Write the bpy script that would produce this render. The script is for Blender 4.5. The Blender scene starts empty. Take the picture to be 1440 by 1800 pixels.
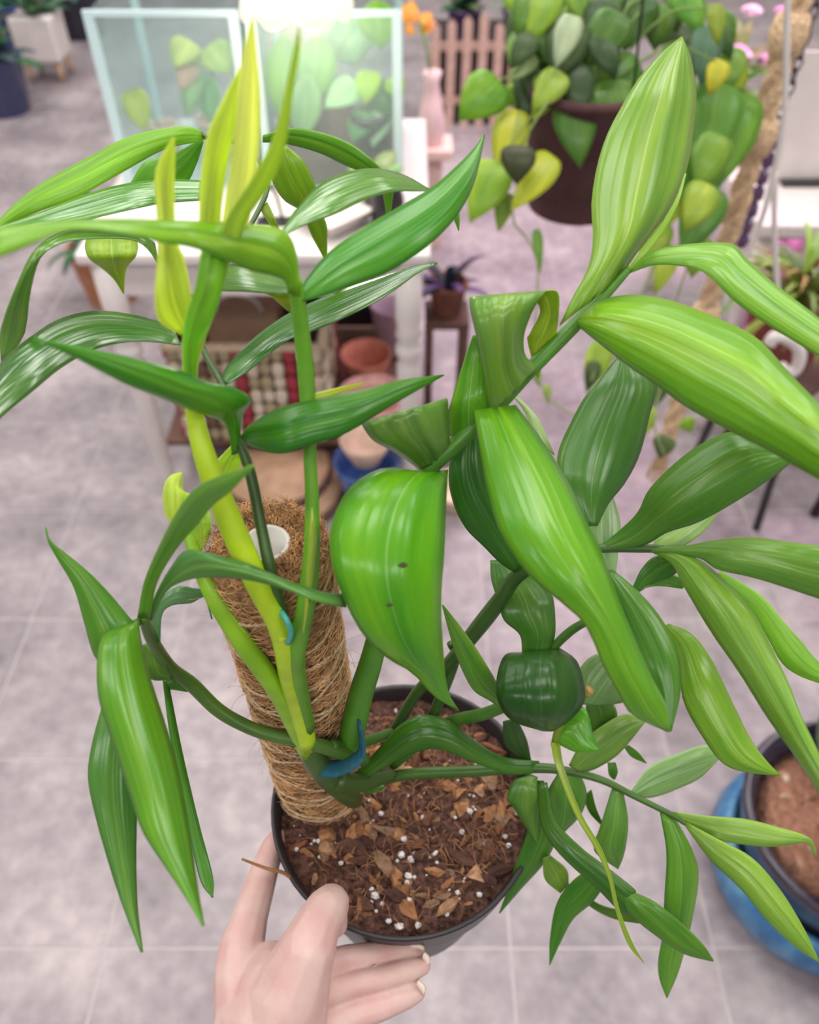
import bpy, bmesh, math, random
import numpy as np
from mathutils import Vector, Matrix, noise

random.seed(7)
scene = bpy.context.scene
COL = scene.collection
PI = math.pi

def srgb(r, g, b, k=1.0):
    def f(c):
        c = c / 255.0
        return c / 12.92 if c <= 0.04045 else ((c + 0.055) / 1.055) ** 2.4
    return (min(1, f(r) * k), min(1, f(g) * k), min(1, f(b) * k), 1.0)

# ------------------------------------------------------------------ camera
CAM_H = 1.34
PITCH = math.radians(46)
SN, CS = math.sin(PITCH), math.cos(PITCH)
FPX = 1440.0
cam_data = bpy.data.cameras.new('camera')
cam_data.sensor_fit = 'HORIZONTAL'
cam_data.sensor_width = 36.0
cam_data.lens = 36.0
cam_data.clip_start = 0.02
cam_data.clip_end = 60
cam_data.dof.use_dof = True
cam_data.dof.focus_distance = 0.37
cam_data.dof.aperture_fstop = 9.5
cam = bpy.data.objects.new('camera', cam_data)
COL.objects.link(cam)
cam.location = (0, 0, CAM_H)
cam.rotation_euler = (PI / 2 - PITCH, 0, 0)
scene.camera = cam

# ------------------------------------------------------------------ world, lights, exposure
world = bpy.data.worlds.new('world')
scene.world = world
world.use_nodes = True
world.node_tree.nodes['Background'].inputs[0].default_value = (1.0, 0.985, 0.97, 1)
world.node_tree.nodes['Background'].inputs[1].default_value = 0.45
scene.view_settings.view_transform = 'Standard'
scene.view_settings.look = 'None'
scene.view_settings.gamma = 1
scene.view_settings.use_curve_mapping = False
scene.view_settings.exposure = -0.47

PANELS = [(x, y) for y in (-1.35, 0.55, 1.9, 3.3, 4.7) for x in (-1.9, 0.0, 1.9)]
CEIL = 2.9
for i, (x, y) in enumerate(PANELS):
    ld = bpy.data.lights.new('panel_light', 'AREA')
    ld.shape = 'RECTANGLE'; ld.size = 1.15; ld.size_y = 0.55
    ld.energy = 20; ld.color = (1.0, 0.98, 0.95)
    lo = bpy.data.objects.new('panel_light', ld)
    COL.objects.link(lo); lo.location = (x, y, CEIL - 0.06)
# violet-pink grow lamp hung over the plants at the right, further back
gl = bpy.data.lights.new('grow_lamp_light', 'SPOT')
gl.energy = 110; gl.color = (1.0, 0.42, 0.85); gl.shadow_soft_size = 0.15
gl.spot_size = math.radians(95); gl.spot_blend = 0.9
glo = bpy.data.objects.new('grow_lamp_light', gl); COL.objects.link(glo)
GROW = Vector((0.95, 2.35, 2.25))
glo.location = GROW - Vector((0, 0, 0.07))

# ------------------------------------------------------------------ pixel helpers: a viewing ray of the photo to a place in the room
def P(px, py, z):
    """world point seen at pixel, at depth z along the camera axis"""
    a = (px - 720.0) / FPX * z
    b = (py - 900.0) / FPX * z
    return Vector((a, CS * z - SN * b, CAM_H - SN * z - CS * b))
def zY(py, Y):
    t = (py - 900.0) / FPX
    return Y / (CS - t * SN)
def B(px, py, Y):
    return P(px, py, zY(py, Y))
def zG(py, h):
    t = (py - 900.0) / FPX
    return (CAM_H - h) / (SN + t * CS)
def G(px, py, h=0.0):
    return P(px, py, zG(py, h))

# ------------------------------------------------------------------ object helpers
WLOC = {}
def tag(o, label=None, cat=None, group=None, kind=None):
    if label: o['label'] = label
    if cat: o['category'] = cat
    if group: o['group'] = group
    if kind: o['kind'] = kind
    return o
def thing(name, label, cat, loc, group=None):
    o = bpy.data.objects.new(name, None)
    COL.objects.link(o); o.location = loc; o.empty_display_size = 0.05
    WLOC[o] = Vector(loc)
    return tag(o, label, cat, group)
def mk(name, verts, faces, mat, parent=None, uvs=None, smooth=True, color=None, origin=None):
    """one mesh object from world-space vertices"""
    vs = [Vector(v) for v in verts]
    if origin is None:
        origin = sum(vs, Vector()) / len(vs)
    me = bpy.data.meshes.new(name)
    me.from_pydata([v - origin for v in vs], [], faces)
    if uvs is not None:
        ul = me.uv_layers.new(name='UVMap')
        for l in me.loops:
            ul.data[l.index].uv = uvs[l.vertex_index]
    if smooth:
        me.polygons.foreach_set('use_smooth', [True] * len(me.polygons))
    me.materials.append(mat)
    me.update()
    return place(name, me, origin, parent, color)
def place(name, me, loc, parent=None, color=None, rot=None, scale=None):
    o = bpy.data.objects.new(name, me)
    COL.objects.link(o)
    WLOC[o] = Vector(loc)
    if parent is not None:
        o.parent = parent
        o.location = Vector(loc) - WLOC[parent]
    else:
        o.location = loc
    if rot is not None: o.rotation_euler = rot
    if scale is not None: o.scale = scale
    if color is not None: o.color = color
    return o

def solid(o, t, offset=0.0):
    m = o.modifiers.new('thickness', 'SOLIDIFY'); m.thickness = t; m.offset = offset
    return o
def bevel(o, w, seg=2):
    m = o.modifiers.new('bevel', 'BEVEL'); m.width = w; m.segments = seg; m.limit_method = 'ANGLE'
    return o

def catmull(pts, n):
    """n samples through pts (each a tuple), parameter by index"""
    pts = [np.array(p, float) for p in pts]
    m = len(pts)
    if m == 1: return [pts[0]] * n
    out = []
    for i in range(n):
        s = i / (n - 1) * (m - 1)
        k = min(int(s), m - 2); t = s - k
        p1, p2 = pts[k], pts[k + 1]
        p0 = pts[k - 1] if k > 0 else 2 * p1 - p2
        p3 = pts[k + 2] if k + 2 < m else 2 * p2 - p1
        out.append(0.5 * ((2 * p1) + (-p0 + p2) * t + (2 * p0 - 5 * p1 + 4 * p2 - p3) * t * t + (-p0 + 3 * p1 - 3 * p2 + p3) * t ** 3))
    return out
def byarc(pts, n):
    dense = catmull(pts, 160)
    d = [0.0]
    for a, b in zip(dense, dense[1:]): d.append(d[-1] + float(np.linalg.norm(b[:2] - a[:2])))
    tot = d[-1]; out = []; j = 0
    for i in range(n):
        s = tot * i / (n - 1)
        while j < len(d) - 2 and d[j + 1] < s: j += 1
        t = (s - d[j]) / max(1e-9, d[j + 1] - d[j])
        out.append(dense[j] * (1 - t) + dense[j + 1] * t)
    return out

def box_vf(x0, x1, y0, y1, z0, z1):
    v = [(x0, y0, z0), (x1, y0, z0), (x1, y1, z0), (x0, y1, z0), (x0, y0, z1), (x1, y0, z1), (x1, y1, z1), (x0, y1, z1)]
    f = [(0, 3, 2, 1), (4, 5, 6, 7), (0, 1, 5, 4), (1, 2, 6, 5), (2, 3, 7, 6), (3, 0, 4, 7)]
    return v, f
def box(name, x0, x1, y0, y1, z0, z1, mat, parent=None, bev=0.0, color=None):
    v, f = box_vf(x0, x1, y0, y1, z0, z1)
    o = mk(name, v, f, mat, parent, smooth=False, color=color)
    if bev: bevel(o, bev)
    return o
def tube_vf(pts, rads, n=10, flat=1.0, cap=True):
    """tube through world points; rads per point"""
    pts = [Vector(p) for p in pts]
    vs, fs = [], []
    up = Vector((0, 0, 1))
    prev = None
    for i, p in enumerate(pts):
        d = (pts[min(i + 1, len(pts) - 1)] - pts[max(i - 1, 0)])
        d = d.normalized() if d.length > 1e-9 else Vector((0, 0, 1))
        if prev is None:
            a = d.cross(up)
            if a.length < 1e-3: a = d.cross(Vector((1, 0, 0)))
            a.normalize()
        else:
            a = prev - d * prev.dot(d); a.normalize()
        prev = a
        b = d.cross(a)
        for k in range(n):
            th = 2 * PI * k / n
            vs.append(p + (a * math.cos(th) + b * math.sin(th) * flat) * rads[i])
    m = len(pts)
    for i in range(m - 1):
        for k in range(n):
            k2 = (k + 1) % n
            fs.append((i * n + k, i * n + k2, (i + 1) * n + k2, (i + 1) * n + k))
    if cap:
        fs.append(tuple(range(n - 1, -1, -1)))
        fs.append(tuple((m - 1) * n + k for k in range(n)))
    return vs, fs
def tube(name, pts, rads, mat, parent=None, n=10, samples=None, color=None, flat=1.0):
    if isinstance(rads, (int, float)): rads = [rads] * len(pts)
    if samples:
        q = catmull([tuple(p) + (r,) for p, r in zip(pts, rads)], samples)
        pts = [Vector(v[:3]) for v in q]; rads = [max(1e-5, float(v[3])) for v in q]
    v, f = tube_vf(pts, rads, n, flat)
    uv = []
    for i in range(len(pts)):
        for k in range(n): uv.append((k / n, i / (len(pts) - 1)))
    return mk(name, v, f, mat, parent, uvs=uv, color=color)
def lathe_vf(profile, c, n=32):
    vs, fs = [], []
    for r, z in profile:
        for k in range(n):
            a = 2 * PI * k / n
            vs.append((c[0] + r * math.cos(a), c[1] + r * math.sin(a), c[2] + z))
    for i in range(len(profile) - 1):
        for k in range(n):
            k2 = (k + 1) % n
            fs.append((i * n + k, i * n + k2, (i + 1) * n + k2, (i + 1) * n + k))
    if profile[0][0] > 1e-6: fs.append(tuple(range(n - 1, -1, -1)))
    if profile[-1][0] > 1e-6: fs.append(tuple((len(profile) - 1) * n + k for k in range(n)))
    return vs, fs
def lathe(name, profile, c, mat, parent=None, n=32, color=None):
    v, f = lathe_vf(profile, c, n)
    return mk(name, v, f, mat, parent, color=color)

# ------------------------------------------------------------------ materials
def newmat(name):
    m = bpy.data.materials.new(name); m.use_nodes = True
    nt = m.node_tree
    return m, nt, nt.nodes['Principled BSDF']
def N(nt, t, **kw):
    n = nt.nodes.new(t)
    for k, v in kw.items():
        setattr(n, k, v)
    return n
def plain(name, rgb, rough=0.5, spec=0.5, noise_scale=0, noise_amt=0.12, bump=0.0, metal=0.0, emit=0):
    m, nt, b = newmat(name)
    b.inputs['Roughness'].default_value = rough
    b.inputs['Specular IOR Level'].default_value = spec
    b.inputs['Metallic'].default_value = metal
    b.inputs['Base Color'].default_value = rgb
    if emit:
        b.inputs['Emission Color'].default_value = rgb; b.inputs['Emission Strength'].default_value = emit
    if noise_scale:
        tc = N(nt, 'ShaderNodeTexCoord'); no = N(nt, 'ShaderNodeTexNoise')
        no.inputs['Scale'].default_value = noise_scale; no.inputs['Detail'].default_value = 6
        nt.links.new(tc.outputs['Object'], no.inputs['Vector'])
        mp = N(nt, 'ShaderNodeMapRange')
        mp.inputs[1].default_value = 0.3; mp.inputs[2].default_value = 0.7
        mp.inputs[3].default_value = 1 - noise_amt; mp.inputs[4].default_value = 1 + noise_amt
        nt.links.new(no.outputs['Fac'], mp.inputs[0])
        mx = N(nt, 'ShaderNodeVectorMath', operation='SCALE')
        mx.inputs[0].default_value = rgb[:3]
        nt.links.new(mp.outputs[0], mx.inputs['Scale'])
        nt.links.new(mx.outputs[0], b.inputs['Base Color'])
        if bump:
            bp = N(nt, 'ShaderNodeBump'); bp.inputs['Strength'].default_value = bump; bp.inputs['Distance'].default_value = 0.01
            nt.links.new(no.outputs['Fac'], bp.inputs['Height']); nt.links.new(bp.outputs[0], b.inputs['Normal'])
    return m

def leaf_material(name, rough=0.30, trans=0.25, vein=0.03, spec=0.42, ribs=5.0, bumpd=0.0012, h0=0.505, h1=0.466, th_=0.488):
    """green blade: colour from the object's own colour, streaks along the blade, fine parallel veins, pale midrib"""
    m, nt, b = newmat(name)
    L = nt.links.new
    oi = N(nt, 'ShaderNodeObjectInfo')
    uv = N(nt, 'ShaderNodeUVMap')
    sep = N(nt, 'ShaderNodeSeparateXYZ'); L(uv.outputs[0], sep.inputs[0])
    # streaky variation
    mapn = N(nt, 'ShaderNodeMapping'); mapn.inputs['Scale'].default_value = (2.6, 1.1, 1)
    add = N(nt, 'ShaderNodeVectorMath', operation='ADD')
    rv = N(nt, 'ShaderNodeCombineXYZ'); mulr = N(nt, 'ShaderNodeMath', operation='MULTIPLY'); mulr.inputs[1].default_value = 37
    L(oi.outputs['Random'], mulr.inputs[0]); L(mulr.outputs[0], rv.inputs[0]); L(mulr.outputs[0], rv.inputs[1])
    L(uv.outputs[0], mapn.inputs[0]); L(mapn.outputs[0], add.inputs[0]); L(rv.outputs[0], add.inputs[1])
    n1 = N(nt, 'ShaderNodeTexNoise'); n1.inputs['Scale'].default_value = 1.0; n1.inputs['Detail'].default_value = 5; n1.inputs['Roughness'].default_value = 0.6
    L(add.outputs[0], n1.inputs['Vector'])
    # distance from midrib 0..1
    d = N(nt, 'ShaderNodeMath', operation='SUBTRACT'); d.inputs[1].default_value = 0.5; L(sep.outputs[0], d.inputs[0])
    ad = N(nt, 'ShaderNodeMath', operation='ABSOLUTE'); L(d.outputs[0], ad.inputs[0])
    mid = N(nt, 'ShaderNodeMapRange'); mid.interpolation_type = 'SMOOTHSTEP'
    mid.inputs[1].default_value = 0.0; mid.inputs[2].default_value = 0.022; mid.inputs[3].default_value = 1; mid.inputs[4].default_value = 0
    L(ad.outputs[0], mid.inputs[0])
    edge = N(nt, 'ShaderNodeMapRange'); edge.interpolation_type = 'SMOOTHSTEP'
    edge.inputs[1].default_value = 0.40; edge.inputs[2].default_value = 0.5
    L(ad.outputs[0], edge.inputs[0])
    # hue/value swing
    hs = N(nt, 'ShaderNodeHueSaturation')
    mv = N(nt, 'ShaderNodeMapRange'); mv.inputs[1].default_value = 0.3; mv.inputs[2].default_value = 0.7; mv.inputs[3].default_value = 0.76; mv.inputs[4].default_value = 1.25
    L(n1.outputs['Fac'], mv.inputs[0]); L(mv.outputs[0], hs.inputs['Value'])
    mh = N(nt, 'ShaderNodeMapRange'); mh.inputs[1].default_value = 0.3; mh.inputs[2].default_value = 0.7; mh.inputs[3].default_value = h0; mh.inputs[4].default_value = h1
    L(n1.outputs['Fac'], mh.inputs[0]); L(mh.outputs[0], hs.inputs['Hue'])
    L(oi.outputs['Color'], hs.inputs['Color'])
    # pale rim and midrib
    pal = N(nt, 'ShaderNodeHueSaturation'); pal.inputs['Value'].default_value = 1.45; pal.inputs['Saturation'].default_value = 0.82; pal.inputs['Hue'].default_value = 0.488
    L(hs.outputs[0], pal.inputs['Color'])
    fac = N(nt, 'ShaderNodeMath', operation='MAXIMUM'); L(mid.outputs[0], fac.inputs[0])
    es = N(nt, 'ShaderNodeMath', operation='MULTIPLY'); es.inputs[1].default_value = 0.4; L(edge.outputs[0], es.inputs[0]); L(es.outputs[0], fac.inputs[1])
    fs = N(nt, 'ShaderNodeMath', operation='MULTIPLY'); fs.inputs[1].default_value = 0.75; L(fac.outputs[0], fs.inputs[0])
    mix = N(nt, 'ShaderNodeMix', data_type='RGBA'); L(fs.outputs[0], mix.inputs[0]); L(hs.outputs[0], mix.inputs[6]); L(pal.outputs[0], mix.inputs[7])
    L(mix.outputs[2], b.inputs['Base Color'])
    b.inputs['Roughness'].default_value = rough
    b.inputs['Coat Weight'].default_value = 0.14; b.inputs['Coat Roughness'].default_value = 0.13
    b.inputs['Specular IOR Level'].default_value = spec
    # vein relief
    mu = N(nt, 'ShaderNodeMath', operation='MULTIPLY'); mu.inputs[1].default_value = 2 * PI * ribs; L(d.outputs[0], mu.inputs[0])
    cs = N(nt, 'ShaderNodeMath', operation='COSINE'); L(mu.outputs[0], cs.inputs[0])
    pw = N(nt, 'ShaderNodeMath', operation='POWER'); ab = N(nt, 'ShaderNodeMath', operation='ABSOLUTE'); L(cs.outputs[0], ab.inputs[0]); L(ab.outputs[0], pw.inputs[0]); pw.inputs[1].default_value = 6
    nf = N(nt, 'ShaderNodeTexNoise'); nf.inputs['Scale'].default_value = 14; nf.inputs['Detail'].default_value = 4; L(add.outputs[0], nf.inputs['Vector'])
    s1 = N(nt, 'ShaderNodeMath', operation='MULTIPLY'); s1.inputs[1].default_value = 0.35; L(nf.outputs['Fac'], s1.inputs[0])
    s2 = N(nt, 'ShaderNodeMath', operation='ADD'); L(pw.outputs[0], s2.inputs[0]); L(s1.outputs[0], s2.inputs[1])
    s3 = N(nt, 'ShaderNodeMath', operation='SUBTRACT'); L(s2.outputs[0], s3.inputs[0])
    s4 = N(nt, 'ShaderNodeMath', operation='MULTIPLY'); s4.inputs[1].default_value = 2.0; L(mid.outputs[0], s4.inputs[0]); L(s4.outputs[0], s3.inputs[1])
    bp = N(nt, 'ShaderNodeBump'); bp.inputs['Strength'].default_value = vein * 3; bp.inputs['Distance'].default_value = bumpd
    L(s3.outputs[0], bp.inputs['Height']); L(bp.outputs[0], b.inputs['Normal'])
    tr = N(nt, 'ShaderNodeBsdfTranslucent')
    th = N(nt, 'ShaderNodeHueSaturation'); th.inputs['Value'].default_value = 1.6; th.inputs['Hue'].default_value = th_; th.inputs['Saturation'].default_value = 1.1
    L(mix.outputs[2], th.inputs['Color']); L(th.outputs[0], tr.inputs['Color'])
    ms = N(nt, 'ShaderNodeMixShader'); ms.inputs[0].default_value = trans
    L(b.outputs[0], ms.inputs[1]); L(tr.outputs[0], ms.inputs[2])
    L(ms.outputs[0], nt.nodes['Material Output'].inputs[0])
    return m
def objcolor(name, rough=0.5, spec=0.5, amt=0.15, scale=40, bump=0.0):
    """colour from the object's own colour with a little mottling"""
    m, nt, b = newmat(name)
    L = nt.links.new
    oi = N(nt, 'ShaderNodeObjectInfo'); tc = N(nt, 'ShaderNodeTexCoord')
    no = N(nt, 'ShaderNodeTexNoise'); no.inputs['Scale'].default_value = scale; no.inputs['Detail'].default_value = 5
    L(tc.outputs['Object'], no.inputs['Vector'])
    mv = N(nt, 'ShaderNodeMapRange'); mv.inputs[1].default_value = 0.3; mv.inputs[2].default_value = 0.7; mv.inputs[3].default_value = 1 - amt; mv.inputs[4].default_value = 1 + amt
    L(no.outputs['Fac'], mv.inputs[0])
    sc = N(nt, 'ShaderNodeVectorMath', operation='SCALE'); L(oi.outputs['Color'], sc.inputs[0]); L(mv.outputs[0], sc.inputs['Scale'])
    L(sc.outputs[0], b.inputs['Base Color'])
    b.inputs['Roughness'].default_value = rough; b.inputs['Specular IOR Level'].default_value = spec
    if bump:
        bp = N(nt, 'ShaderNodeBump'); bp.inputs['Strength'].default_value = bump; bp.inputs['Distance'].default_value = 0.004
        L(no.outputs['Fac'], bp.inputs['Height']); L(bp.outputs[0], b.inputs['Normal'])
    return m

M = {}
M['leaf'] = leaf_material('leaf_blade')
M['gloss'] = leaf_material('leaf_blade_glossy', rough=0.2, trans=0.12, spec=0.9)
M['young'] = leaf_material('leaf_blade_young', rough=0.4, trans=0.5, h0=0.505, h1=0.495, th_=0.5)
M['bgleaf'] = leaf_material('leaf_background', rough=0.4, trans=0.25, vein=0.05, ribs=4, bumpd=0.003)
M['stem'] = objcolor('stem', rough=0.4, amt=0.2, scale=60)
M['paint'] = objcolor('painted', rough=0.5, amt=0.05, scale=15)
M['ceramic'] = objcolor('ceramic', rough=0.18, amt=0.12, scale=18)
M['matte'] = objcolor('matte', rough=0.85, spec=0.2, amt=0.2, scale=30, bump=0.3)
M['white'] = plain('white_paint', srgb(218, 210, 208), 0.5, noise_scale=20, noise_amt=0.05)
M['blackplastic'] = plain('black_plastic', srgb(48, 44, 48), 0.38, noise_scale=60, noise_amt=0.1)
M['wall'] = plain('wall_paint', srgb(205, 198, 196), 0.9, noise_scale=3, noise_amt=0.03)
M['ceiling'] = plain('ceiling_paint', srgb(235, 232, 228), 0.9, noise_scale=3, noise_amt=0.02)
M['lamp'] = plain('lamp_diffuser', (1, 0.97, 0.93, 1), 0.5, emit=4.0)

def tile_material():
    m, nt, b = newmat('stone_tile')
    L = nt.links.new
    geo = N(nt, 'ShaderNodeNewGeometry'); oi = N(nt, 'ShaderNodeObjectInfo')
    n1 = N(nt, 'ShaderNodeTexNoise'); n1.inputs['Scale'].default_value = 4.5; n1.inputs['Detail'].default_value = 7; n1.inputs['Roughness'].default_value = 0.62
    n2 = N(nt, 'ShaderNodeTexNoise'); n2.inputs['Scale'].default_value = 34; n2.inputs['Detail'].default_value = 6
    L(geo.outputs['Position'], n1.inputs['Vector']); L(geo.outputs['Position'], n2.inputs['Vector'])
    a = N(nt, 'ShaderNodeMath', operation='MULTIPLY'); a.inputs[1].default_value = 0.68; L(n1.outputs['Fac'], a.inputs[0])
    c = N(nt, 'ShaderNodeMath', operation='MULTIPLY_ADD'); c.inputs[1].default_value = 0.32; L(n2.outputs['Fac'], c.inputs[0]); L(a.outputs[0], c.inputs[2])
    r = N(nt, 'ShaderNodeValToRGB')
    e = r.color_ramp.elements
    e[0].position = 0.34; e[0].color = srgb(116, 107, 111)
    e[1].position = 0.68; e[1].color = srgb(186, 175, 176)
    k = e.new(0.5); k.color = srgb(150, 140, 145)
    L(c.outputs[0], r.inputs[0])
    hv = N(nt, 'ShaderNodeHueSaturation')
    mr = N(nt, 'ShaderNodeMapRange'); mr.inputs[3].default_value = 0.93; mr.inputs[4].default_value = 1.06; L(oi.outputs['Random'], mr.inputs[0]); L(mr.outputs[0], hv.inputs['Value'])
    L(r.outputs[0], hv.inputs['Color']); L(hv.outputs[0], b.inputs['Base Color'])
    b.inputs['Roughness'].default_value = 0.42
    bp = N(nt, 'ShaderNodeBump'); bp.inputs['Strength'].default_value = 0.25; bp.inputs['Distance'].default_value = 0.004
    L(c.outputs[0], bp.inputs['Height']); L(bp.outputs[0], b.inputs['Normal'])
    return m
M['tile'] = tile_material()
M['grout'] = plain('grout', srgb(184, 174, 176), 0.9, noise_scale=40, noise_amt=0.08)

# ------------------------------------------------------------------ the room
fl = box('floor', -4.0, 4.0, -2.0, 7.0, -0.12, -0.0012, M['grout']); tag(fl, 'grey stone tiled shop floor with pale grout joints', 'floor', kind='structure')
TS = 0.305
tv, tf = box_vf(-TS / 2 + 0.0022, TS / 2 - 0.0022, -TS / 2 + 0.0022, TS / 2 - 0.0022, -0.006, 0.0)
tme = bpy.data.meshes.new('tile'); tme.from_pydata(tv, [], tf); tme.materials.append(M['tile'])
TX0, TY0 = G(190, 1640).x, G(400, 1666).y
cells = []
for i in range(-14, 15):
    for j in range(-8, 20):
        cx, cy = TX0 + (i + 0.5) * TS, TY0 + (j + 0.5) * TS
        if not (-3.9 < cx < 3.9 and -1.9 < cy < 6.9): continue
        zc = cy * CS + CAM_H * SN
        vis = zc > 0.2 and abs(cx) < zc * 0.5 + 0.28 and 0.12 < cy < 5.7
        cells.append((cx, cy, vis))
cells.sort(key=lambda c: (not c[2], c[1]))
rest = []
for k, (cx, cy, vis) in enumerate(cells):
    if vis and k < 290:
        place('tile', tme, (cx, cy, 0), fl)
    else: rest.append((cx, cy))
rv, rf = [], []
for cx, cy in rest:
    b0 = len(rv)
    rv += [(x + cx, y + cy, z) for x, y, z in tv]; rf += [tuple(b0 + q for q in f) for f in tf]
tag(mk('tile_field', rv, rf, M['tile'], fl, smooth=False), kind='stuff')

for nm, bx in (('wall_back', (-4.1, 4.1, 6.9, 7.0, 0, CEIL + .1)), ('wall_left', (-4.1, -4.0, -2.0, 6.9, 0, CEIL + .1)), ('wall_right', (4.0, 4.1, -2.0, 6.9, 0, CEIL + .1)), ('ceiling', (-4.0, 4.0, -2.0, 6.9, CEIL, CEIL + 0.1))):
    o = box(nm, *bx, M['ceiling'] if nm == 'ceiling' else M['wall'])
    tag(o, {'wall_back': 'plain pale back wall of the shop', 'wall_left': 'plain pale wall on the left of the shop', 'wall_right': 'plain pale wall on the right of the shop', 'ceiling': 'white flat ceiling with light panels'}[nm], nm.split('_')[0], kind='structure')
for x, y in PANELS:
    t = thing('ceiling_light', 'flat rectangular white light panel on the ceiling', 'light', (x, y, CEIL), 'light panels on the ceiling')
    box('frame', x - 0.62, x + 0.62, y - 0.32, y + 0.32, CEIL - 0.03, CEIL, M['white'], t, 0.004)
    box('diffuser', x - 0.58, x + 0.58, y - 0.28, y + 0.28, CEIL - 0.04, CEIL - 0.03, M['lamp'], t)
t = thing('grow_lamp', 'round pink grow lamp hanging on a cord from the ceiling', 'lamp', GROW)
lathe('shade', [(0.02, 0.12), (0.05, 0.11), (0.13, 0.0), (0.125, 0.0), (0.05, 0.1), (0.02, 0.11)], GROW, M['white'], t)
tube('cord', [GROW + Vector((0, 0, 0.11)), Vector((GROW.x, GROW.y, CEIL))], 0.004, M['white'], t, n=6)
# ------------------------------------------------------------------ the plant that is held up to the camera
def leaf(parent, Lp, Rp, z, tilt=0.0, fold=0.004, col=(80, 160, 40), mat='leaf', ripple=0.0006, na=11, nl=26, name='leaf', thick=0.0005, curl=0.0, mid=0.5):
    if len(Lp) == len(Rp):
        Ls, Rs = catmull(Lp, nl), catmull(Rp, nl)
    else:
        Ls, Rs = byarc(Lp, nl), byarc(Rp, nl)
    zs = [float(v[0]) for v in catmull([(q,) for q in z], nl)]
    if not isinstance(tilt, (list, tuple)): tilt = [tilt]
    ts = [float(v[0]) for v in catmull([(q,) for q in tilt], nl)] if len(tilt) > 1 else [tilt[0]] * nl
    vs, uv, fs = [], [], []
    for i in range(nl):
        s = i / (nl - 1)
        w = math.hypot(*(Rs[i] - Ls[i])) / 120.0
        k = min(1.0, w)
        for j in range(na):
            u = j / (na - 1)
            p = Ls[i] * (1 - u) + Rs[i] * u
            e = abs(2 * u - 1)
            dz = -fold * k * (1 - e ** 1.6) + curl * k * e * e
            dz += fold * 0.30 * k * max(0, 1 - e * 6)            # groove along the midrib
            dz += ripple * 0.6 * k * math.cos(u * PI * 8) * (1 - e * 0.4)
            dz += 0.0012 * k * e * math.sin(s * 9 + (3 if u > .5 else 0) + len(Lp))   # wavy margin
            zz = zs[i] + ts[i] * (u - 0.5) * k + dz
            vs.append(P(p[0], p[1], zz)); uv.append((u, s))
    for i in range(nl - 1):
        for j in range(na - 1):
            a = i * na + j
            fs.append((a, a + 1, a + na + 1, a + na))
    r_, g_, b_ = col
    o = mk(name, vs, fs, M[mat], parent, uvs=uv, color=srgb(r_, g_, b_ * (0.92 if b_ >= 100 or mat == 'young' else 0.72), 0.95))
    solid(o, thick)
    return o
def pstem(pts, parent, col, name='stem', n=12, samples=None):
    """pts: (px, py, depth, width in px)"""
    w = [P(x, y, z) for x, y, z, _ in pts]
    r = [q * 0.5 * z / FPX for _, _, z, q in pts]
    return tube(name, w, r, M['stem'], parent, n=n, samples=samples or len(pts) * 6, color=srgb(min(255, col[0] * 1.08), col[1], col[2] * 0.68, 0.95))

RIM_DROP = 0.46
RIMC = G(710, 1404, CAM_H - RIM_DROP)
RIM_H = RIMC.z
SOIL_H = RIM_H - 0.011
plant = thing('potted_plant', 'large green climbing plant with strappy leaves in a black nursery pot, held in a hand', 'plant', (RIMC.x, RIMC.y, RIM_H - 0.115))
PR = 0.0745
prof = [(0.048, -0.115), (0.0535, -0.115), (0.0665, -0.032), (0.0705, -0.03), (0.0735, -0.003), (0.0750, 0.0), (0.0735, 0.0012), (0.0718, -0.002), (0.066, -0.03), (0.053, -0.105), (0.0, -0.105)]
prof = [(r * 1.028, z) for r, z in prof]
pot = lathe('nursery_pot', prof, RIMC, M['blackplastic'], plant, n=64)

# soil
M['soil'] = plain('potting_soil', srgb(104, 74, 64), 0.95, spec=0.2, noise_scale=300, noise_amt=0.75, bump=0.8)
def soil_h(x, y):
    return 0.0035 * noise.noise(Vector((x * 70, y * 70, 1.0))) + 0.002 * noise.noise(Vector((x * 190, y * 190, 4.0))) + 0.0012 * noise.noise(Vector((x * 420, y * 420, 9.0)))
sv, sf = [(RIMC.x, RIMC.y, SOIL_H)], []
NR, NA = 44, 128
for i in range(1, NR + 1):
    r = 0.0726 * i / NR
    for k in range(NA):
        a = 2 * PI * k / NA
        x, y = RIMC.x + r * math.cos(a), RIMC.y + r * math.sin(a)
        sv.append((x, y, SOIL_H + soil_h(x, y)))
for k in range(NA): sf.append((0, 1 + k, 1 + (k + 1) % NA))
for i in range(NR - 1):
    for k in range(NA):
        a, b = 1 + i * NA + k, 1 + i * NA + (k + 1) % NA
        sf.append((a, a + NA, b + NA, b))
soil = mk('soil', sv, sf, M['soil'], plant)
# chips and perlite
M['chip'] = objcolor('bark_chip', rough=0.85, spec=0.25, amt=0.35, scale=300, bump=0.8)
M['perlite'] = plain('perlite', srgb(232, 226, 226), 0.8, noise_scale=500, noise_amt=0.12, bump=0.4)
def lump_mesh(name, sx, sy, sz, jag, mat, sub=1, seed=0):
    rnd = random.Random(seed)
    bm = bmesh.new(); bmesh.ops.create_icosphere(bm, subdivisions=sub, radius=1)
    for v in bm.verts:
        k = 1 + jag * (rnd.random() - 0.5) * 2
        v.co = Vector((v.co.x * sx * k, v.co.y * sy * k, v.co.z * sz * k))
    me = bpy.data.meshes.new(name); bm.to_mesh(me); bm.free()
    me.materials.append(mat)
    return me
chips = [lump_mesh('bark_chip', 0.0062, 0.0026, 0.0022, 0.35, M['chip'], 1, s) for s in range(4)] + [lump_mesh('bark_chip', 0.004, 0.0032, 0.002, 0.4, M['chip'], 1, 9 + s) for s in range(3)]
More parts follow.
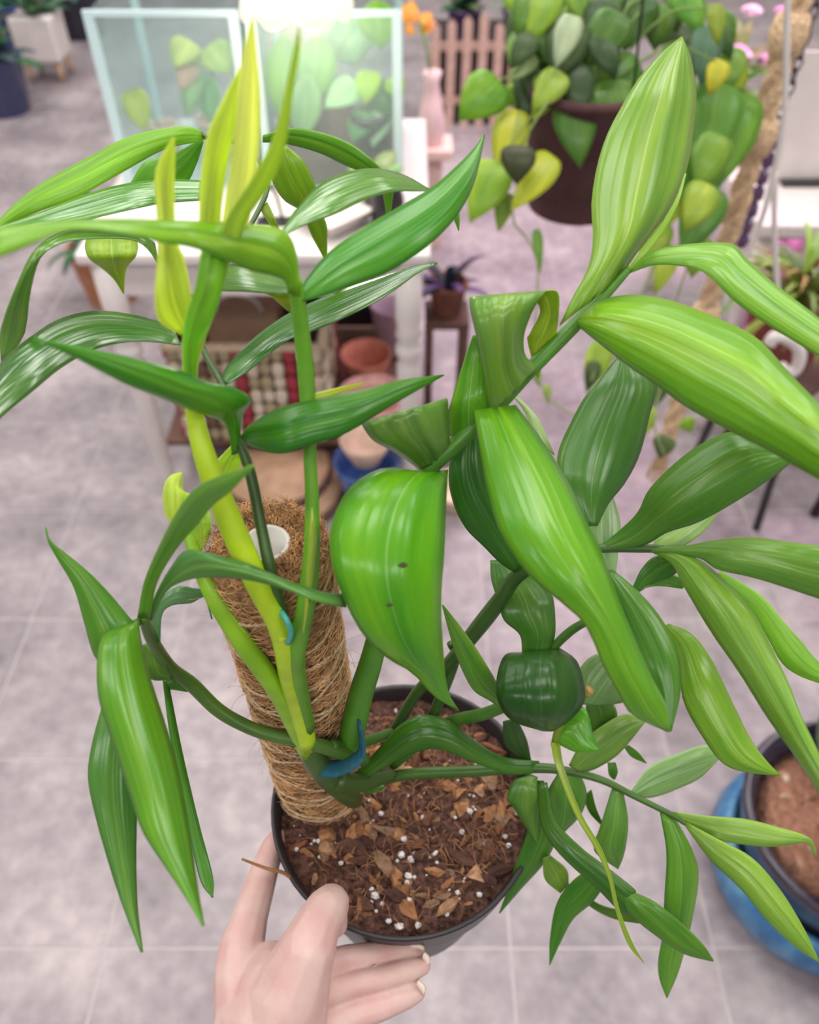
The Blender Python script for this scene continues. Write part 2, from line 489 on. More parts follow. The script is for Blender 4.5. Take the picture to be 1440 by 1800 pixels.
perl = [lump_mesh('perlite', 0.0016, 0.0015, 0.0014, 0.15, M['perlite'], 1, 30 + s) for s in range(3)]
CHIPC = [(150, 104, 72), (112, 76, 58), (128, 84, 60), (170, 122, 84), (92, 64, 54), (140, 110, 88), (78, 52, 46), (176, 136, 104)]
def in_pot(rnd, rmax=0.067):
    r, a = rmax * math.sqrt(rnd.random()), 2 * PI * rnd.random()
    return RIMC.x + r * math.cos(a), RIMC.y + r * math.sin(a)
rnd = random.Random(3)
for k in range(285):
    x, y = in_pot(rnd)
    s = 0.45 + 1.35 * rnd.random() ** 2
    place('bark_chip', rnd.choice(chips), (x, y, SOIL_H + soil_h(x, y) + 0.0005 * s), soil, srgb(*rnd.choice(CHIPC)),
          (rnd.uniform(-.5, .5), rnd.uniform(-.5, .5), rnd.uniform(0, 6.3)), (s, s, s))
PX = [(655, 1240), (560, 1480), (522, 1494), (518, 1512), (600, 1518), (670, 1430), (710, 1478), (677, 1518), (706, 1505), (722, 1512), (818, 1423), (826, 1428), (812, 1463), (888, 1468), (894, 1487), (850, 1486), (695, 1545), (716, 1552), (718, 1540), (654, 1565), (652, 1588), (672, 1589), (700, 1574), (683, 1620), (628, 1626), (735, 1628), (702, 1632), (805, 1572), (842, 1576), (864, 1556), (910, 1432), (764, 1500), (730, 1500), (705, 1570), (720, 1585), (660, 1577), (848, 1244), (710, 1340), (786, 1610), (745, 1440)]
for (x, y) in PX:
    p = G(x, y, SOIL_H)
    if (Vector((p.x - RIMC.x, p.y - RIMC.y))).length > 0.069: continue
    s = 0.9 + 0.8 * rnd.random()
    place('perlite', rnd.choice(perl), (p.x, p.y, SOIL_H + soil_h(p.x, p.y) + 0.0014), soil, None, (rnd.random() * 6, rnd.random() * 6, 0), (s, s, s))
for k in range(70):
    x, y = in_pot(rnd)
    s = 0.3 + 0.5 * rnd.random()
    place('perlite', rnd.choice(perl), (x, y, SOIL_H + soil_h(x, y) + 0.0012), soil, None, (rnd.random() * 6, rnd.random() * 6, 0), (s, s, s))
# loose fibres in the mix
M['fibre'] = plain('coir_fibre', srgb(168, 122, 82), 0.8, spec=0.2, noise_scale=90, noise_amt=0.45)
def fibres(name, gen, count, parent, mat, r=0.00016, kind='stuff'):
    vs, fs = [], []
    for k in range(count):
        pts = gen(k)
        v, f = tube_vf(pts, [r] * len(pts), 3, cap=False)
        b0 = len(vs); vs += v; fs += [tuple(b0 + q for q in ff) for ff in f]
    return tag(mk(name, vs, fs, mat, parent), kind=kind)
def soil_fibre(k):
    x, y = in_pot(rnd, 0.062); a = rnd.random() * 6.3; l = rnd.uniform(0.004, 0.012); b = rnd.uniform(-1, 1)
    out = []
    for i in range(5):
        a += b * 0.3
        x += math.cos(a) * l / 4; y += math.sin(a) * l / 4
        out.append((x, y, SOIL_H + soil_h(x, y) + 0.0022 + 0.0012 * math.sin(i * 0.8)))
    return out
fibres('root_fibre', soil_fibre, 420, soil, M['fibre'], 0.00022)
# long dry root reaching out over the rim
tube('dry_root', [P(530, 1560, 0.452), P(500, 1535, 0.445), P(470, 1527, 0.44), P(425, 1510, 0.437)], [0.0011, 0.001, 0.0009, 0.0006], M['fibre'], plant, n=6, samples=14)

# coir pole
POLE_B = G(566, 1385, SOIL_H - 0.004)
POLE_T = P(471, 968, 0.330)
ax = (POLE_T - POLE_B); PL = ax.length; axn = ax.normalized()
e1 = axn.cross(Vector((0, 1, 0))).normalized(); e2 = axn.cross(e1)
def pole_pt(r, a, s):
    return POLE_B + axn * (s * PL) + (e1 * math.cos(a) + e2 * math.sin(a)) * r
M['coir'] = plain('coir', srgb(186, 140, 98), 0.95, spec=0.15, noise_scale=320, noise_amt=0.5, bump=1.0)
M['pvc'] = plain('white_pipe', srgb(226, 222, 216), 0.45)
M['twine'] = plain('jute_twine', srgb(226, 198, 160), 0.9, spec=0.15, noise_scale=600, noise_amt=0.3, bump=0.6)
PRad, PIn = 0.0245, 0.0088
pv, pf = [], []
prows = [(PRad * 0.96 if i == 0 else PRad, i / 40) for i in range(41)] + [(PRad * 0.93, 1.012), (PRad * 0.75, 1.018), (PRad * 0.5, 1.012), (PIn, 1.004)]
for r, s in prows:
    for k in range(72):
        a = 2 * PI * k / 72
        rr = r + 0.0011 * noise.noise(Vector((math.cos(a) * 9, math.sin(a) * 9, s * 38))) + 0.0006 * math.sin(s * 150 + a)
        if r == PIn: rr = r
        pv.append(pole_pt(rr, a, s + 0.012 * noise.noise(Vector((math.cos(a) * r * 500, math.sin(a) * r * 500, 7))) * (s > 1)))
for i in range(len(prows) - 1):
    for k in range(72):
        k2 = (k + 1) % 72
        pf.append((i * 72 + k, i * 72 + k2, (i + 1) * 72 + k2, (i + 1) * 72 + k))
pole = mk('coir_pole', pv, pf, M['coir'], plant); pole['label'] = 'brown coir climbing pole with a white pipe core'
pv, pf = [], []
for r, s in [(PIn + 0.0009, 0.55), (PIn + 0.0009, 1.022), (PIn - 0.0008, 1.022), (PIn - 0.0008, 0.6), (0.0001, 0.6)]:
    for k in range(40): pv.append(pole_pt(r, 2 * PI * k / 40, s))
for i in range(4):
    for k in range(40):
        k2 = (k + 1) % 40
        pf.append((i * 40 + k, i * 40 + k2, (i + 1) * 40 + k2, (i + 1) * 40 + k))
mk('pipe', pv, pf, M['pvc'], pole)
def helix(a0, turns, s0, s1, r, name, n=120, rad=0.0007):
    pts = []
    for i in range(n):
        t = i / (n - 1)
        pts.append(pole_pt(r + 0.0006 * math.sin(i * 0.9), a0 + turns * 2 * PI * t, s0 + (s1 - s0) * t))
    return tube(name, pts, rad, M['twine'], pole, n=6)
helix(0.3, 7.5, 0.03, 0.97, PRad + 0.0009, 'twine', 260)
helix(2.4, -5.0, 0.05, 0.93, PRad + 0.0011, 'twine', 200)
helix(4.2, 3.3, 0.02, 0.80, PRad + 0.0013, 'twine', 160, 0.0006)
M['coirfib'] = plain('coir_loose_fibre', srgb(214, 170, 122), 0.85, spec=0.2, noise_scale=120, noise_amt=0.5)
def side_fibre(k):
    a = rnd.random() * 6.3; s = rnd.uniform(0.01, 1.0); l = rnd.uniform(0.25, 0.75); sl = rnd.uniform(-0.03, 0.06)
    r0 = PRad + rnd.uniform(0.0001, 0.0014)
    return [pole_pt(r0 + 0.0009 * math.sin(i * 1.3 + k), a + l * i / 5, s + sl * i / 5) for i in range(6)]
fibres('coir_fibre', side_fibre, 2600, pole, M['coirfib'], 0.00017)
def top_fibre(k):
    a = rnd.random() * 6.3; r0 = rnd.uniform(PIn * 1.15, PRad * 1.0); d = rnd.uniform(-0.25, 0.25)
    st = 1.010 + rnd.uniform(0, 0.012)
    return [pole_pt(r0 + rnd.uniform(-.0012, .0012), a + d * i / 4, st + 0.004 * i + rnd.uniform(-.004, .004)) for i in range(4)]
fibres('coir_fibre', top_fibre, 1500, pole, M['coirfib'], 0.00019)
def stray(k):
    a = rnd.random() * 6.3; s = rnd.uniform(0.05, 0.98); l = rnd.uniform(0.004, 0.012); da = rnd.uniform(-.5, .5)
    return [pole_pt(PRad + l * i / 4, a + da * i / 4, s + 0.02 * math.sin(i * 0.7)) for i in range(5)]
fibres('stray_fibre', stray, 130, pole, M['twine'], 0.0001)

# ---- stems
LIME, GRN, MID, DRK = (166, 212, 50), (98, 168, 48), (70, 132, 48), (50, 86, 44)
S1 = pstem([(540, 1310, .388, 36), (512, 1200, .346, 38), (494, 1108, .320, 42), (455, 1030, .305, 44), (402, 912, .295, 46), (362, 808, .287, 40), (342, 728, .283, 31), (334, 655, .273, 27), (345, 595, .264, 32), (366, 520, .256, 42), (382, 450, .250, 44), (395, 395, .245, 30)], plant, LIME)
S2 = pstem([(540, 1325, .394, 28), (488, 1215, .352, 36), (432, 1135, .335, 38), (384, 1060, .325, 36), (352, 1000, .322, 26), (335, 950, .322, 22), (322, 915, .322, 20)], plant, (128, 188, 48))
S3 = pstem([(538, 1280, .376, 32), (520, 1170, .336, 34), (535, 1080, .312, 34), (546, 1000, .302, 32), (549, 900, .297, 26), (545, 800, .293, 24), (538, 660, .287, 30), (526, 545, .275, 28), (518, 490, .268, 26)], plant, (92, 158, 50))
S4 = pstem([(512, 1130, .326, 16), (482, 1030, .306, 22), (460, 930, .303, 20), (440, 832, .303, 20), (415, 760, .303, 15), (392, 680, .310, 12), (356, 610, .325, 10), (352, 540, .335, 8), (400, 460, .345, 8), (452, 375, .355, 9), (470, 320, .365, 8), (440, 262, .375, 8), (395, 245, .38, 9), (356, 240, .385, 9)], plant, DRK)
RA = pstem([(612, 1325, .41, 46), (632, 1230, .388, 44), (656, 1150, .373, 40), (690, 1010, .355, 32), (742, 850, .335, 26), (800, 782, .33, 30), (870, 716, .33, 30), (930, 652, .33, 28), (1000, 582, .332, 26), (1060, 522, .334, 20), (1106, 472, .336, 14)], plant, MID)
RB = pstem([(690, 1292, .45, 20), (735, 1215, .435, 20), (790, 1165, .42, 24), (850, 1092, .40, 30), (882, 1050, .39, 28), (915, 1008, .38, 26), (990, 975, .375, 18), (1060, 964, .37, 17), (1130, 964, .365, 16), (1180, 966, .362, 12)], plant, (52, 92, 46))
RC = pstem([(690, 1345, .455, 18), (780, 1275, .435, 22), (860, 1252, .415, 22), (930, 1215, .405, 18), (965, 1150, .40, 16), (1000, 1112, .395, 16), (1035, 1090, .39, 14), (1080, 1062, .385, 12)], plant, (62, 112, 48))
RD = pstem([(640, 1380, .458, 22), (710, 1362, .452, 20), (820, 1356, .445, 20), (940, 1350, .44, 18), (1000, 1356, .437, 15), (1060, 1372, .433, 13), (1120, 1402, .428, 11), (1180, 1432, .422, 10), (1212, 1452, .418, 8)], plant, (58, 100, 46))
RE = pstem([(640, 1335, .41, 26), (545, 1306, .385, 26), (470, 1290, .385, 24), (420, 1270, .385, 24), (380, 1245, .382, 25), (338, 1204, .376, 26), (300, 1174, .366, 24), (268, 1126, .345, 22), (252, 1085, .325, 18)], plant, (70, 112, 52))
CUT = pstem([(975, 1310, .40, 14), (985, 1275, .392, 14), (1010, 1243, .384, 13), (1036, 1213, .378, 14)], plant, (104, 140, 62))
pstem([(1030, 1219, .3785, 15), (1038, 1211, .377, 17)], plant, (168, 150, 120), 'cut_end', samples=4)
X1 = pstem([(688, 1288, .435, 16), (640, 1303, .415, 20), (580, 1312, .392, 22)], plant, (60, 108, 52), 'stem')
X2 = pstem([(760, 1262, .438, 20), (800, 1160, .425, 18), (792, 1130, .42, 14)], plant, (52, 92, 46))
X3 = pstem([(590, 1370, .41, 40), (618, 1378, .42, 36), (655, 1372, .432, 26), (690, 1362, .443, 20)], plant, (58, 92, 46))
pstem([(532, 1292, .388, 34), (560, 1345, .402, 44), (596, 1382, .422, 42), (618, 1402, .452, 34), (624, 1406, .468, 30)], plant, (62, 96, 60), 'rhizome')
# node ring and sheath tip
pstem([(493, 1112, .3215, 45), (497, 1104, .3195, 45)], S1, (178, 205, 80), 'node_ring', samples=4)
leaf(S3, [(552, 1010), (556, 960), (553, 920), (549, 893)], [(532, 1120), (538, 1020), (543, 940), (548, 893)], [.300, .295, .290, .289], 0, .004, (150, 185, 84), name='sheath')
# ties
M['velcro'] = plain('blue_tie', srgb(30, 92, 112), 0.8, noise_scale=300, noise_amt=0.2)
tube('blue_tie', [P(552, 1342, .402), P(578, 1352, .398), (P(610, 1345, .395)), P(636, 1322, .395), P(632, 1270, .385)], [0.003, 0.005, 0.005, 0.004, 0.0025], M['velcro'], plant, n=8, samples=20, flat=0.35)
M['teal'] = plain('teal_tie', srgb(70, 165, 150), 0.4)
tube('plant_tie', [P(494, 1075, .310), P(505, 1092, .307), P(512, 1112, .311), P(506, 1130, .318)], 0.0012, M['teal'], plant, n=6, samples=14)

# ---- leaves: left outline, right outline (base to tip), depth along the blade
# upper left cluster
leaf(S4, [(357, 248), (290, 262), (220, 300), (140, 345), (60, 375), (0, 405), (-30, 425)], [(357, 232), (320, 223), (230, 240), (150, 280), (70, 325), (15, 370), (-30, 425)], [.385, .37, .35, .335, .32, .31], .02, .006, (140, 192, 48), 'young')
leaf(S4, [(352, 246), (300, 272), (255, 285), (232, 318), (205, 360)], [(358, 250), (345, 290), (328, 322), (290, 350), (210, 362)], [.388, .395, .40, .405], .0, .004, (112, 172, 44), 'young')
leaf(S4, [(362, 352), (290, 357), (240, 366), (150, 386), (70, 398), (-20, 408)], [(362, 318), (280, 316), (200, 328), (130, 350), (60, 378), (-20, 405)], [.352, .345, .335, .325, .315, .31], .024, .006, (66, 142, 42), 'gloss')
T3 = leaf(S3, [(506, 515), (500, 492), (470, 482), (430, 472), (385, 452), (335, 434), (285, 427), (235, 414), (130, 404), (60, 428), (-20, 460)], [(527, 520), (522, 455), (506, 412), (470, 397), (420, 395), (350, 390), (280, 388), (210, 386), (130, 388), (60, 395), (-20, 402)], [.268, .262, .255, .25, .243, .238, .230, .222, .212, .205, .20], [.0, .01, .015, .015], .005, (112, 178, 44))
leaf(S4, [(280, 470), (262, 440), (235, 422), (180, 419), (120, 424), (85, 440), (66, 462), (52, 520), (42, 590), (5, 636)], [(272, 428), (250, 411), (200, 402), (130, 402), (85, 420), (55, 448), (30, 500), (10, 550), (0, 590), (3, 636)], [.345, .34, .335, .325, .315, .31, .312, .32, .33, .335], .006, .004, (74, 138, 40), 'gloss')
leaf(S4, [(222, 396), (241, 424), (240, 448), (224, 468), (219, 490), (218, 516)], [(175, 396), (151, 424), (155, 452), (178, 470), (200, 490), (217, 516)], [.40, .40, .395, .40, .405, .41], 0, .006, (140, 186, 48), 'bgleaf')
leaf(S4, [(318, 607), (250, 600), (195, 606), (150, 622), (100, 652), (55, 690), (0, 736), (-40, 780)], [(312, 592), (295, 572), (240, 555), (170, 547), (108, 560), (55, 592), (0, 640), (-50, 720)], [.33, .335, .335, .33, .32, .308, .298, .29], .028, .006, (52, 112, 42), 'gloss')
leaf(S4, [(408, 800), (404, 768), (393, 742), (360, 729), (315, 712), (275, 695), (225, 676), (170, 648), (120, 622), (58, 596)], [(421, 795), (422, 762), (428, 725), (442, 702), (412, 682), (365, 673), (310, 650), (240, 632), (150, 612), (58, 595)], [.304, .298, .288, .276, .268, .26, .252, .244, .235, .225], [.0, .01, .015, .01], .006, (64, 154, 40))
leaf(S4, [(424, 768), (442, 745), (492, 718), (552, 703), (640, 685), (710, 668), (780, 659)], [(424, 770), (445, 786), (495, 797), (545, 781), (605, 763), (700, 705), (780, 660)], [.300, .290, .281, .279, .283, .294, .308], -.012, .006, (46, 128, 36), ripple=.001)
leaf(S3, [(535, 700), (560, 690), (600, 680), (639, 672)], [(535, 712), (560, 703), (600, 690), (639, 676)], [.296, .296, .302, .31], 0, .001, (176, 204, 92))
leaf(S4, [(412, 778), (394, 796), (372, 822), (380, 842)], [(418, 790), (424, 802), (428, 812), (400, 838)], [.312, .314, .318, .322], .004, .002, (190, 216, 96), 'young')
leaf(S2, [(312, 930), (292, 905), (287, 865), (298, 838), (320, 830)], [(322, 925), (332, 895), (336, 872), (322, 862), (320, 831)], [.322, .318, .316, .316, .318], .006, .007, (204, 222, 116), 'young')
leaf(S2, [(345, 975), (330, 930), (318, 900)], [(362, 960), (372, 920), (360, 880)], [.330, .330, .330], .0, .003, (180, 212, 84), 'young')
# fresh yellow spears
leaf(S1, [(318, 588), (280, 565), (272, 520), (278, 440), (277, 380), (272, 320), (282, 280), (305, 240)], [(336, 575), (334, 510), (322, 452), (308, 420), (306, 380), (306, 325), (307, 280), (306, 240)], [.268, .262, .256, .252, .249, .245, .240, .234], .006, .005, (202, 216, 112), 'young')
leaf(S1, [(352, 440), (351, 370), (355, 300), (366, 235), (388, 185), (422, 118)], [(385, 440), (388, 370), (396, 310), (406, 255), (416, 190), (425, 119)], [.252, .246, .240, .232, .226, .220], .006, .005, (200, 216, 106), 'young')
leaf(S1, [(385, 440), (396, 360), (410, 260), (420, 160), (430, 85), (443, 28)], [(430, 430), (444, 350), (456, 255), (457, 160), (451, 85), (446, 28)], [.252, .243, .232, .22, .21, .202], -.006, .006, (220, 226, 156), 'young')
leaf(S1, [(380, 450), (398, 385), (440, 318), (482, 240), (504, 150), (516, 90), (525, 44)], [(415, 450), (434, 385), (478, 318), (503, 245), (515, 155), (526, 92), (527, 44)], [.246, .238, .228, .217, .206, .198, .19], .008, .004, (180, 202, 88), 'young')
leaf(S1, [(325, 680), (321, 610), (326, 560), (345, 500), (355, 440)], [(345, 680), (348, 610), (374, 560), (392, 500), (400, 440)], [.273, .262, .252, .246, .246], .0, .008, (146, 200, 60), 'young', name='sheath')
# right of the stems
leaf(S4, [(462, 250), (500, 252), (560, 268), (602, 288), (640, 305), (668, 325), (676, 355), (681, 389)], [(462, 238), (510, 225), (570, 234), (622, 256), (664, 290), (690, 322), (690, 352), (684, 389)], [.378, .385, .395, .405, .412, .42, .427, .432], -.012, .005, (84, 156, 42))
leaf(S4, [(486, 262), (476, 308), (498, 350), (530, 372), (546, 410), (560, 436), (574, 462)], [(502, 256), (534, 284), (556, 330), (562, 366), (574, 395), (575, 430), (575, 462)], [.38, .385, .392, .40, .408, .415, .42], 0, .005, (116, 170, 38))
leaf(S4, [(455, 365), (470, 388), (482, 408)], [(470, 355), (484, 385), (492, 405)], [.36, .362, .365], 0, .002, (140, 180, 60))
leaf(S3, [(494, 408), (520, 370), (560, 326), (612, 303), (662, 297), (712, 309), (757, 334)], [(500, 414), (535, 396), (590, 376), (640, 352), (690, 337), (730, 336), (757, 336)], [.285, .295, .305, .318, .33, .345, .36], -.026, .007, (74, 140, 56), 'gloss')
leaf(S3, [(522, 527), (540, 490), (582, 441), (640, 400), (702, 364), (762, 328), (812, 284), (838, 256), (851, 236)], [(530, 530), (572, 519), (625, 500), (682, 478), (742, 440), (784, 402), (815, 360), (836, 312), (852, 238)], [.272, .274, .278, .284, .29, .297, .304, .31, .316], -.012, .008, (50, 146, 34), ripple=.001)
leaf(S3, [(792, 366), (798, 385), (806, 406)], [(806, 360), (808, 382), (807, 406)], [.33, .33, .332], 0, .001, (84, 156, 42))
leaf(S4, [(386, 672), (402, 640), (432, 608), (472, 575), (522, 544), (602, 510), (662, 490), (722, 470), (769, 462)], [(395, 678), (432, 656), (500, 602), (542, 585), (602, 560), (662, 530), (702, 504), (735, 480), (769, 464)], [.316, .322, .328, .333, .338, .345, .35, .355, .36], -.026, .006, (48, 118, 44), 'gloss')
leaf(S3, [(515, 494), (470, 480), (430, 468), (395, 466), (360, 480)], [(515, 518), (470, 516), (430, 513), (385, 511), (355, 500)], [.30, .305, .31, .318, .325], -.026, .006, (72, 128, 62), 'gloss')
leaf(S3, [(516, 515), (490, 516), (465, 514)], [(520, 555), (505, 545), (480, 522)], [.31, .312, .315], 0, .002, (150, 180, 48))
# right frond
leaf(RA, [(738, 832), (684, 822), (640, 838), (604, 872), (582, 930), (583, 985), (600, 1040), (632, 1105), (675, 1152), (725, 1182), (762, 1222), (806, 1249)], [(788, 826), (786, 845), (784, 880), (782, 930), (780, 980), (776, 1030), (775, 1075), (777, 1120), (780, 1160), (783, 1192), (790, 1222), (807, 1249)], [.332, .318, .308, .30, .295, .293, .295, .30, .308, .318, .328, .34], .012, .010, (84, 172, 34), ripple=.0020)
leaf(RA, [(738, 826), (712, 806), (682, 788), (655, 772), (636, 745), (648, 752)], [(790, 802), (791, 780), (789, 755), (788, 728), (786, 701), (782, 712)], [.334, .325, .317, .312, .312, .330], .01, .010, (104, 158, 88), ripple=.0034)
leaf(RA, [(860, 735), (856, 690), (850, 645), (838, 590), (827, 545), (826, 522), (835, 535)], [(950, 645), (925, 628), (920, 595), (930, 560), (945, 530), (960, 512), (950, 530)], [.33, .318, .308, .302, .302, .31, .33], .005, .008, (112, 166, 86), ripple=.0034)
leaf(RA, [(800, 784), (790, 760), (788, 728), (802, 680), (816, 635), (832, 590)], [(850, 738), (858, 710), (862, 680), (858, 645), (852, 615), (840, 588)], [.331, .328, .325, .324, .323, .32], -.01, .005, (84, 164, 40))
leaf(RA, [(905, 530), (928, 518), (950, 545), (932, 585), (928, 600), (945, 664)], [(960, 510), (981, 514), (982, 550), (976, 590), (958, 620), (947, 664)], [.312, .318, .326, .33, .332, .336], .004, .003, (146, 184, 52))
leaf(RA, [(984, 572), (1006, 525), (1034, 472), (1043, 420), (1040, 360), (1050, 292), (1068, 236), (1094, 186), (1122, 140), (1160, 96), (1198, 65)], [(1090, 490), (1112, 455), (1142, 415), (1172, 375), (1196, 330), (1211, 280), (1219, 225), (1224, 172), (1220, 130), (1212, 95), (1199, 65)], [.333, .332, .333, .335, .338, .342, .347, .352, .358, .364, .37], .018, .008, (120, 172, 76), ripple=.0012)
leaf(RA, [(1102, 474), (1125, 442), (1160, 400), (1188, 350), (1204, 305)], [(1110, 474), (1135, 448), (1165, 408), (1192, 358), (1206, 306)], [.33, .328, .327, .329, .332], .0, .002, (132, 184, 84))
leaf(RA, [(1108, 480), (1150, 466), (1200, 468), (1242, 482), (1292, 530), (1350, 571), (1440, 626), (1510, 665)], [(1108, 470), (1140, 445), (1192, 432), (1282, 428), (1312, 455), (1362, 500), (1440, 560), (1510, 620)], [.336, .332, .328, .322, .316, .308, .295, .285], .015, .007, (112, 178, 76))
leaf(RA, [(1010, 568), (1050, 600), (1102, 641), (1160, 681), (1208, 716), (1275, 753), (1350, 791), (1440, 842), (1510, 878)], [(1014, 558), (1050, 530), (1112, 519), (1182, 530), (1262, 560), (1332, 596), (1382, 650), (1425, 695), (1510, 775)], [.332, .326, .320, .312, .303, .293, .283, .270, .26], .012, .010, (114, 178, 56), ripple=.0014)
leaf(RA, [(834, 722), (846, 800), (860, 870), (882, 940), (932, 1012), (992, 1062), (1032, 1102), (1062, 1172), (1090, 1222), (1112, 1256), (1174, 1286)], [(906, 712), (950, 770), (1000, 850), (1032, 920), (1062, 982), (1086, 1050), (1110, 1110), (1140, 1180), (1162, 1222), (1176, 1250), (1178, 1286)], [.322, .310, .300, .292, .287, .285, .285, .288, .292, .297, .302], .008, .009, (96, 172, 44), ripple=.0016)
leaf(RA, [(1062, 1000), (1085, 1060), (1110, 1120), (1135, 1180), (1155, 1220), (1176, 1284)], [(1078, 1003), (1122, 1040), (1165, 1092), (1192, 1152), (1196, 1215), (1180, 1286)], [.33, .325, .32, .315, .312, .308], .0, .006, (62, 128, 48))
leaf(RB, [(905, 1006), (880, 990), (850, 960), (820, 930), (799, 890), (789, 840), (798, 790), (826, 740)], [(916, 1004), (918, 965), (905, 920), (888, 872), (872, 835), (862, 800), (856, 770), (846, 735)], [.38, .374, .368, .363, .36, .358, .357, .357], .006, .006, (50, 124, 48))
leaf(RB, [(895, 690), (920, 720), (945, 780)], [(902, 690), (945, 735), (975, 800)], [.40, .40, .40], 0, .003, (160, 196, 140))
# behind it
leaf(RB, [(1035, 925), (1008, 890), (985, 850), (980, 802), (1000, 750), (1035, 688), (1092, 622)], [(1050, 925), (1070, 885), (1098, 850), (1124, 800), (1142, 730), (1152, 668), (1102, 624)], [.377, .38, .385, .392, .398, .404, .41], .01, .007, (62, 126, 54))
leaf(RB, [(1052, 962), (1090, 932), (1122, 900), (1142, 860), (1190, 812), (1242, 776), (1302, 760), (1400, 800)], [(1062, 968), (1130, 959), (1172, 936), (1222, 920), (1262, 900), (1312, 870), (1362, 836), (1402, 803)], [.37, .365, .36, .355, .35, .345, .34, .337], -.01, .008, (82, 146, 62))
leaf(RB, [(1140, 968), (1160, 940), (1200, 915), (1262, 896)], [(1165, 972), (1205, 958), (1240, 932), (1264, 898)], [.378, .38, .384, .388], 0, .003, (148, 190, 118))
leaf(RB, [(1058, 1010), (1030, 960), (1026, 915), (1062, 848)], [(1082, 1010), (1088, 960), (1090, 915), (1070, 850)], [.395, .40, .405, .41], 0, .004, (146, 186, 138))
leaf(RB, [(1130, 968), (1165, 972), (1230, 981), (1262, 1001), (1332, 1017), (1440, 1052), (1520, 1080)], [(1130, 960), (1200, 960), (1252, 951), (1322, 945), (1380, 952), (1440, 960), (1520, 970)], [.365, .36, .352, .343, .333, .32, .31], .0, .007, (104, 162, 86))
leaf(RB, [(1140, 968), (1180, 990), (1205, 1035), (1250, 1110), (1300, 1182), (1350, 1262), (1400, 1332), (1440, 1392), (1475, 1440)], [(1160, 962), (1225, 982), (1275, 1022), (1325, 1078), (1362, 1150), (1388, 1205), (1410, 1262), (1440, 1325), (1480, 1420)], [.365, .355, .345, .335, .327, .320, .313, .307, .30], -.008, .008, (112, 170, 78))
leaf(RB, [(1255, 1012), (1310, 1062), (1345, 1112), (1372, 1162), (1402, 1186), (1445, 1202), (1490, 1215)], [(1268, 1005), (1335, 1045), (1375, 1090), (1410, 1130), (1435, 1160), (1465, 1185), (1492, 1212)], [.37, .367, .362, .357, .352, .348, .345], .0, .005, (150, 200, 70), 'young')
leaf(RB, [(1112, 1032), (1128, 1000), (1152, 978), (1195, 975)], [(1124, 1040), (1150, 1025), (1182, 1012), (1205, 990)], [.39, .388, .385, .383], 0, .003, (66, 136, 52))
leaf(RB, [(1120, 1038), (1155, 1030), (1200, 1035)], [(1124, 1030), (1165, 1008), (1210, 1020)], [.39, .388, .386], 0, .002, (90, 152, 74))
leaf(RB, [(1168, 1100), (1192, 1150), (1202, 1232), (1240, 1302), (1272, 1342), (1312, 1357), (1370, 1363)], [(1176, 1097), (1216, 1115), (1252, 1162), (1290, 1240), (1320, 1300), (1346, 1336), (1371, 1362)], [.388, .38, .372, .367, .364, .362, .362], .0, .008, (118, 178, 66))
leaf(RC, [(918, 1152), (914, 1116), (886, 1090), (876, 1058), (864, 1020), (862, 985)], [(966, 1150), (976, 1112), (974, 1062), (966, 1040), (935, 1010), (905, 985)], [.397, .395, .395, .397, .40, .405], .006, .005, (70, 130, 62))
leaf(RC, [(918, 1147), (888, 1152), (874, 1190), (876, 1232), (900, 1266), (955, 1285)], [(985, 1140), (1012, 1160), (1024, 1192), (1027, 1232), (1004, 1264), (972, 1285)], [.395, .380, .370, .366, .370, .382], .004, .011, (34, 94, 38), ripple=.0012)
leaf(RC, [(905, 1262), (862, 1232), (830, 1210), (803, 1155), (790, 1112), (777, 1063)], [(912, 1248), (882, 1215), (862, 1180), (832, 1132), (802, 1092), (779, 1063)], [.405, .395, .388, .382, .378, .374], .0, .005, (92, 152, 68))
leaf(RC, [(1020, 1238), (1018, 1180), (1048, 1150), (1075, 1160)], [(1052, 1240), (1100, 1232), (1110, 1200), (1080, 1160)], [.42, .42, .42, .423], 0, .004, (112, 158, 102))
leaf(CUT, [(972, 1300), (990, 1312), (1015, 1322), (1052, 1320)], [(1000, 1258), (1028, 1244), (1042, 1288), (1053, 1319)], [.398, .395, .392, .39], 0, .004, (78, 166, 48))
leaf(RD, [(1000, 1345), (1020, 1310), (1055, 1278), (1100, 1255), (1134, 1266)], [(1018, 1358), (1045, 1352), (1082, 1330), (1108, 1302), (1135, 1268)], [.435, .43, .427, .425, .425], 0, .005, (112, 160, 92))
leaf(RD, [(1030, 1240), (1032, 1270), (1040, 1300), (1058, 1310)], [(1072, 1225), (1085, 1255), (1078, 1290), (1062, 1310)], [.43, .432, .434, .436], 0, .004, (72, 126, 58))
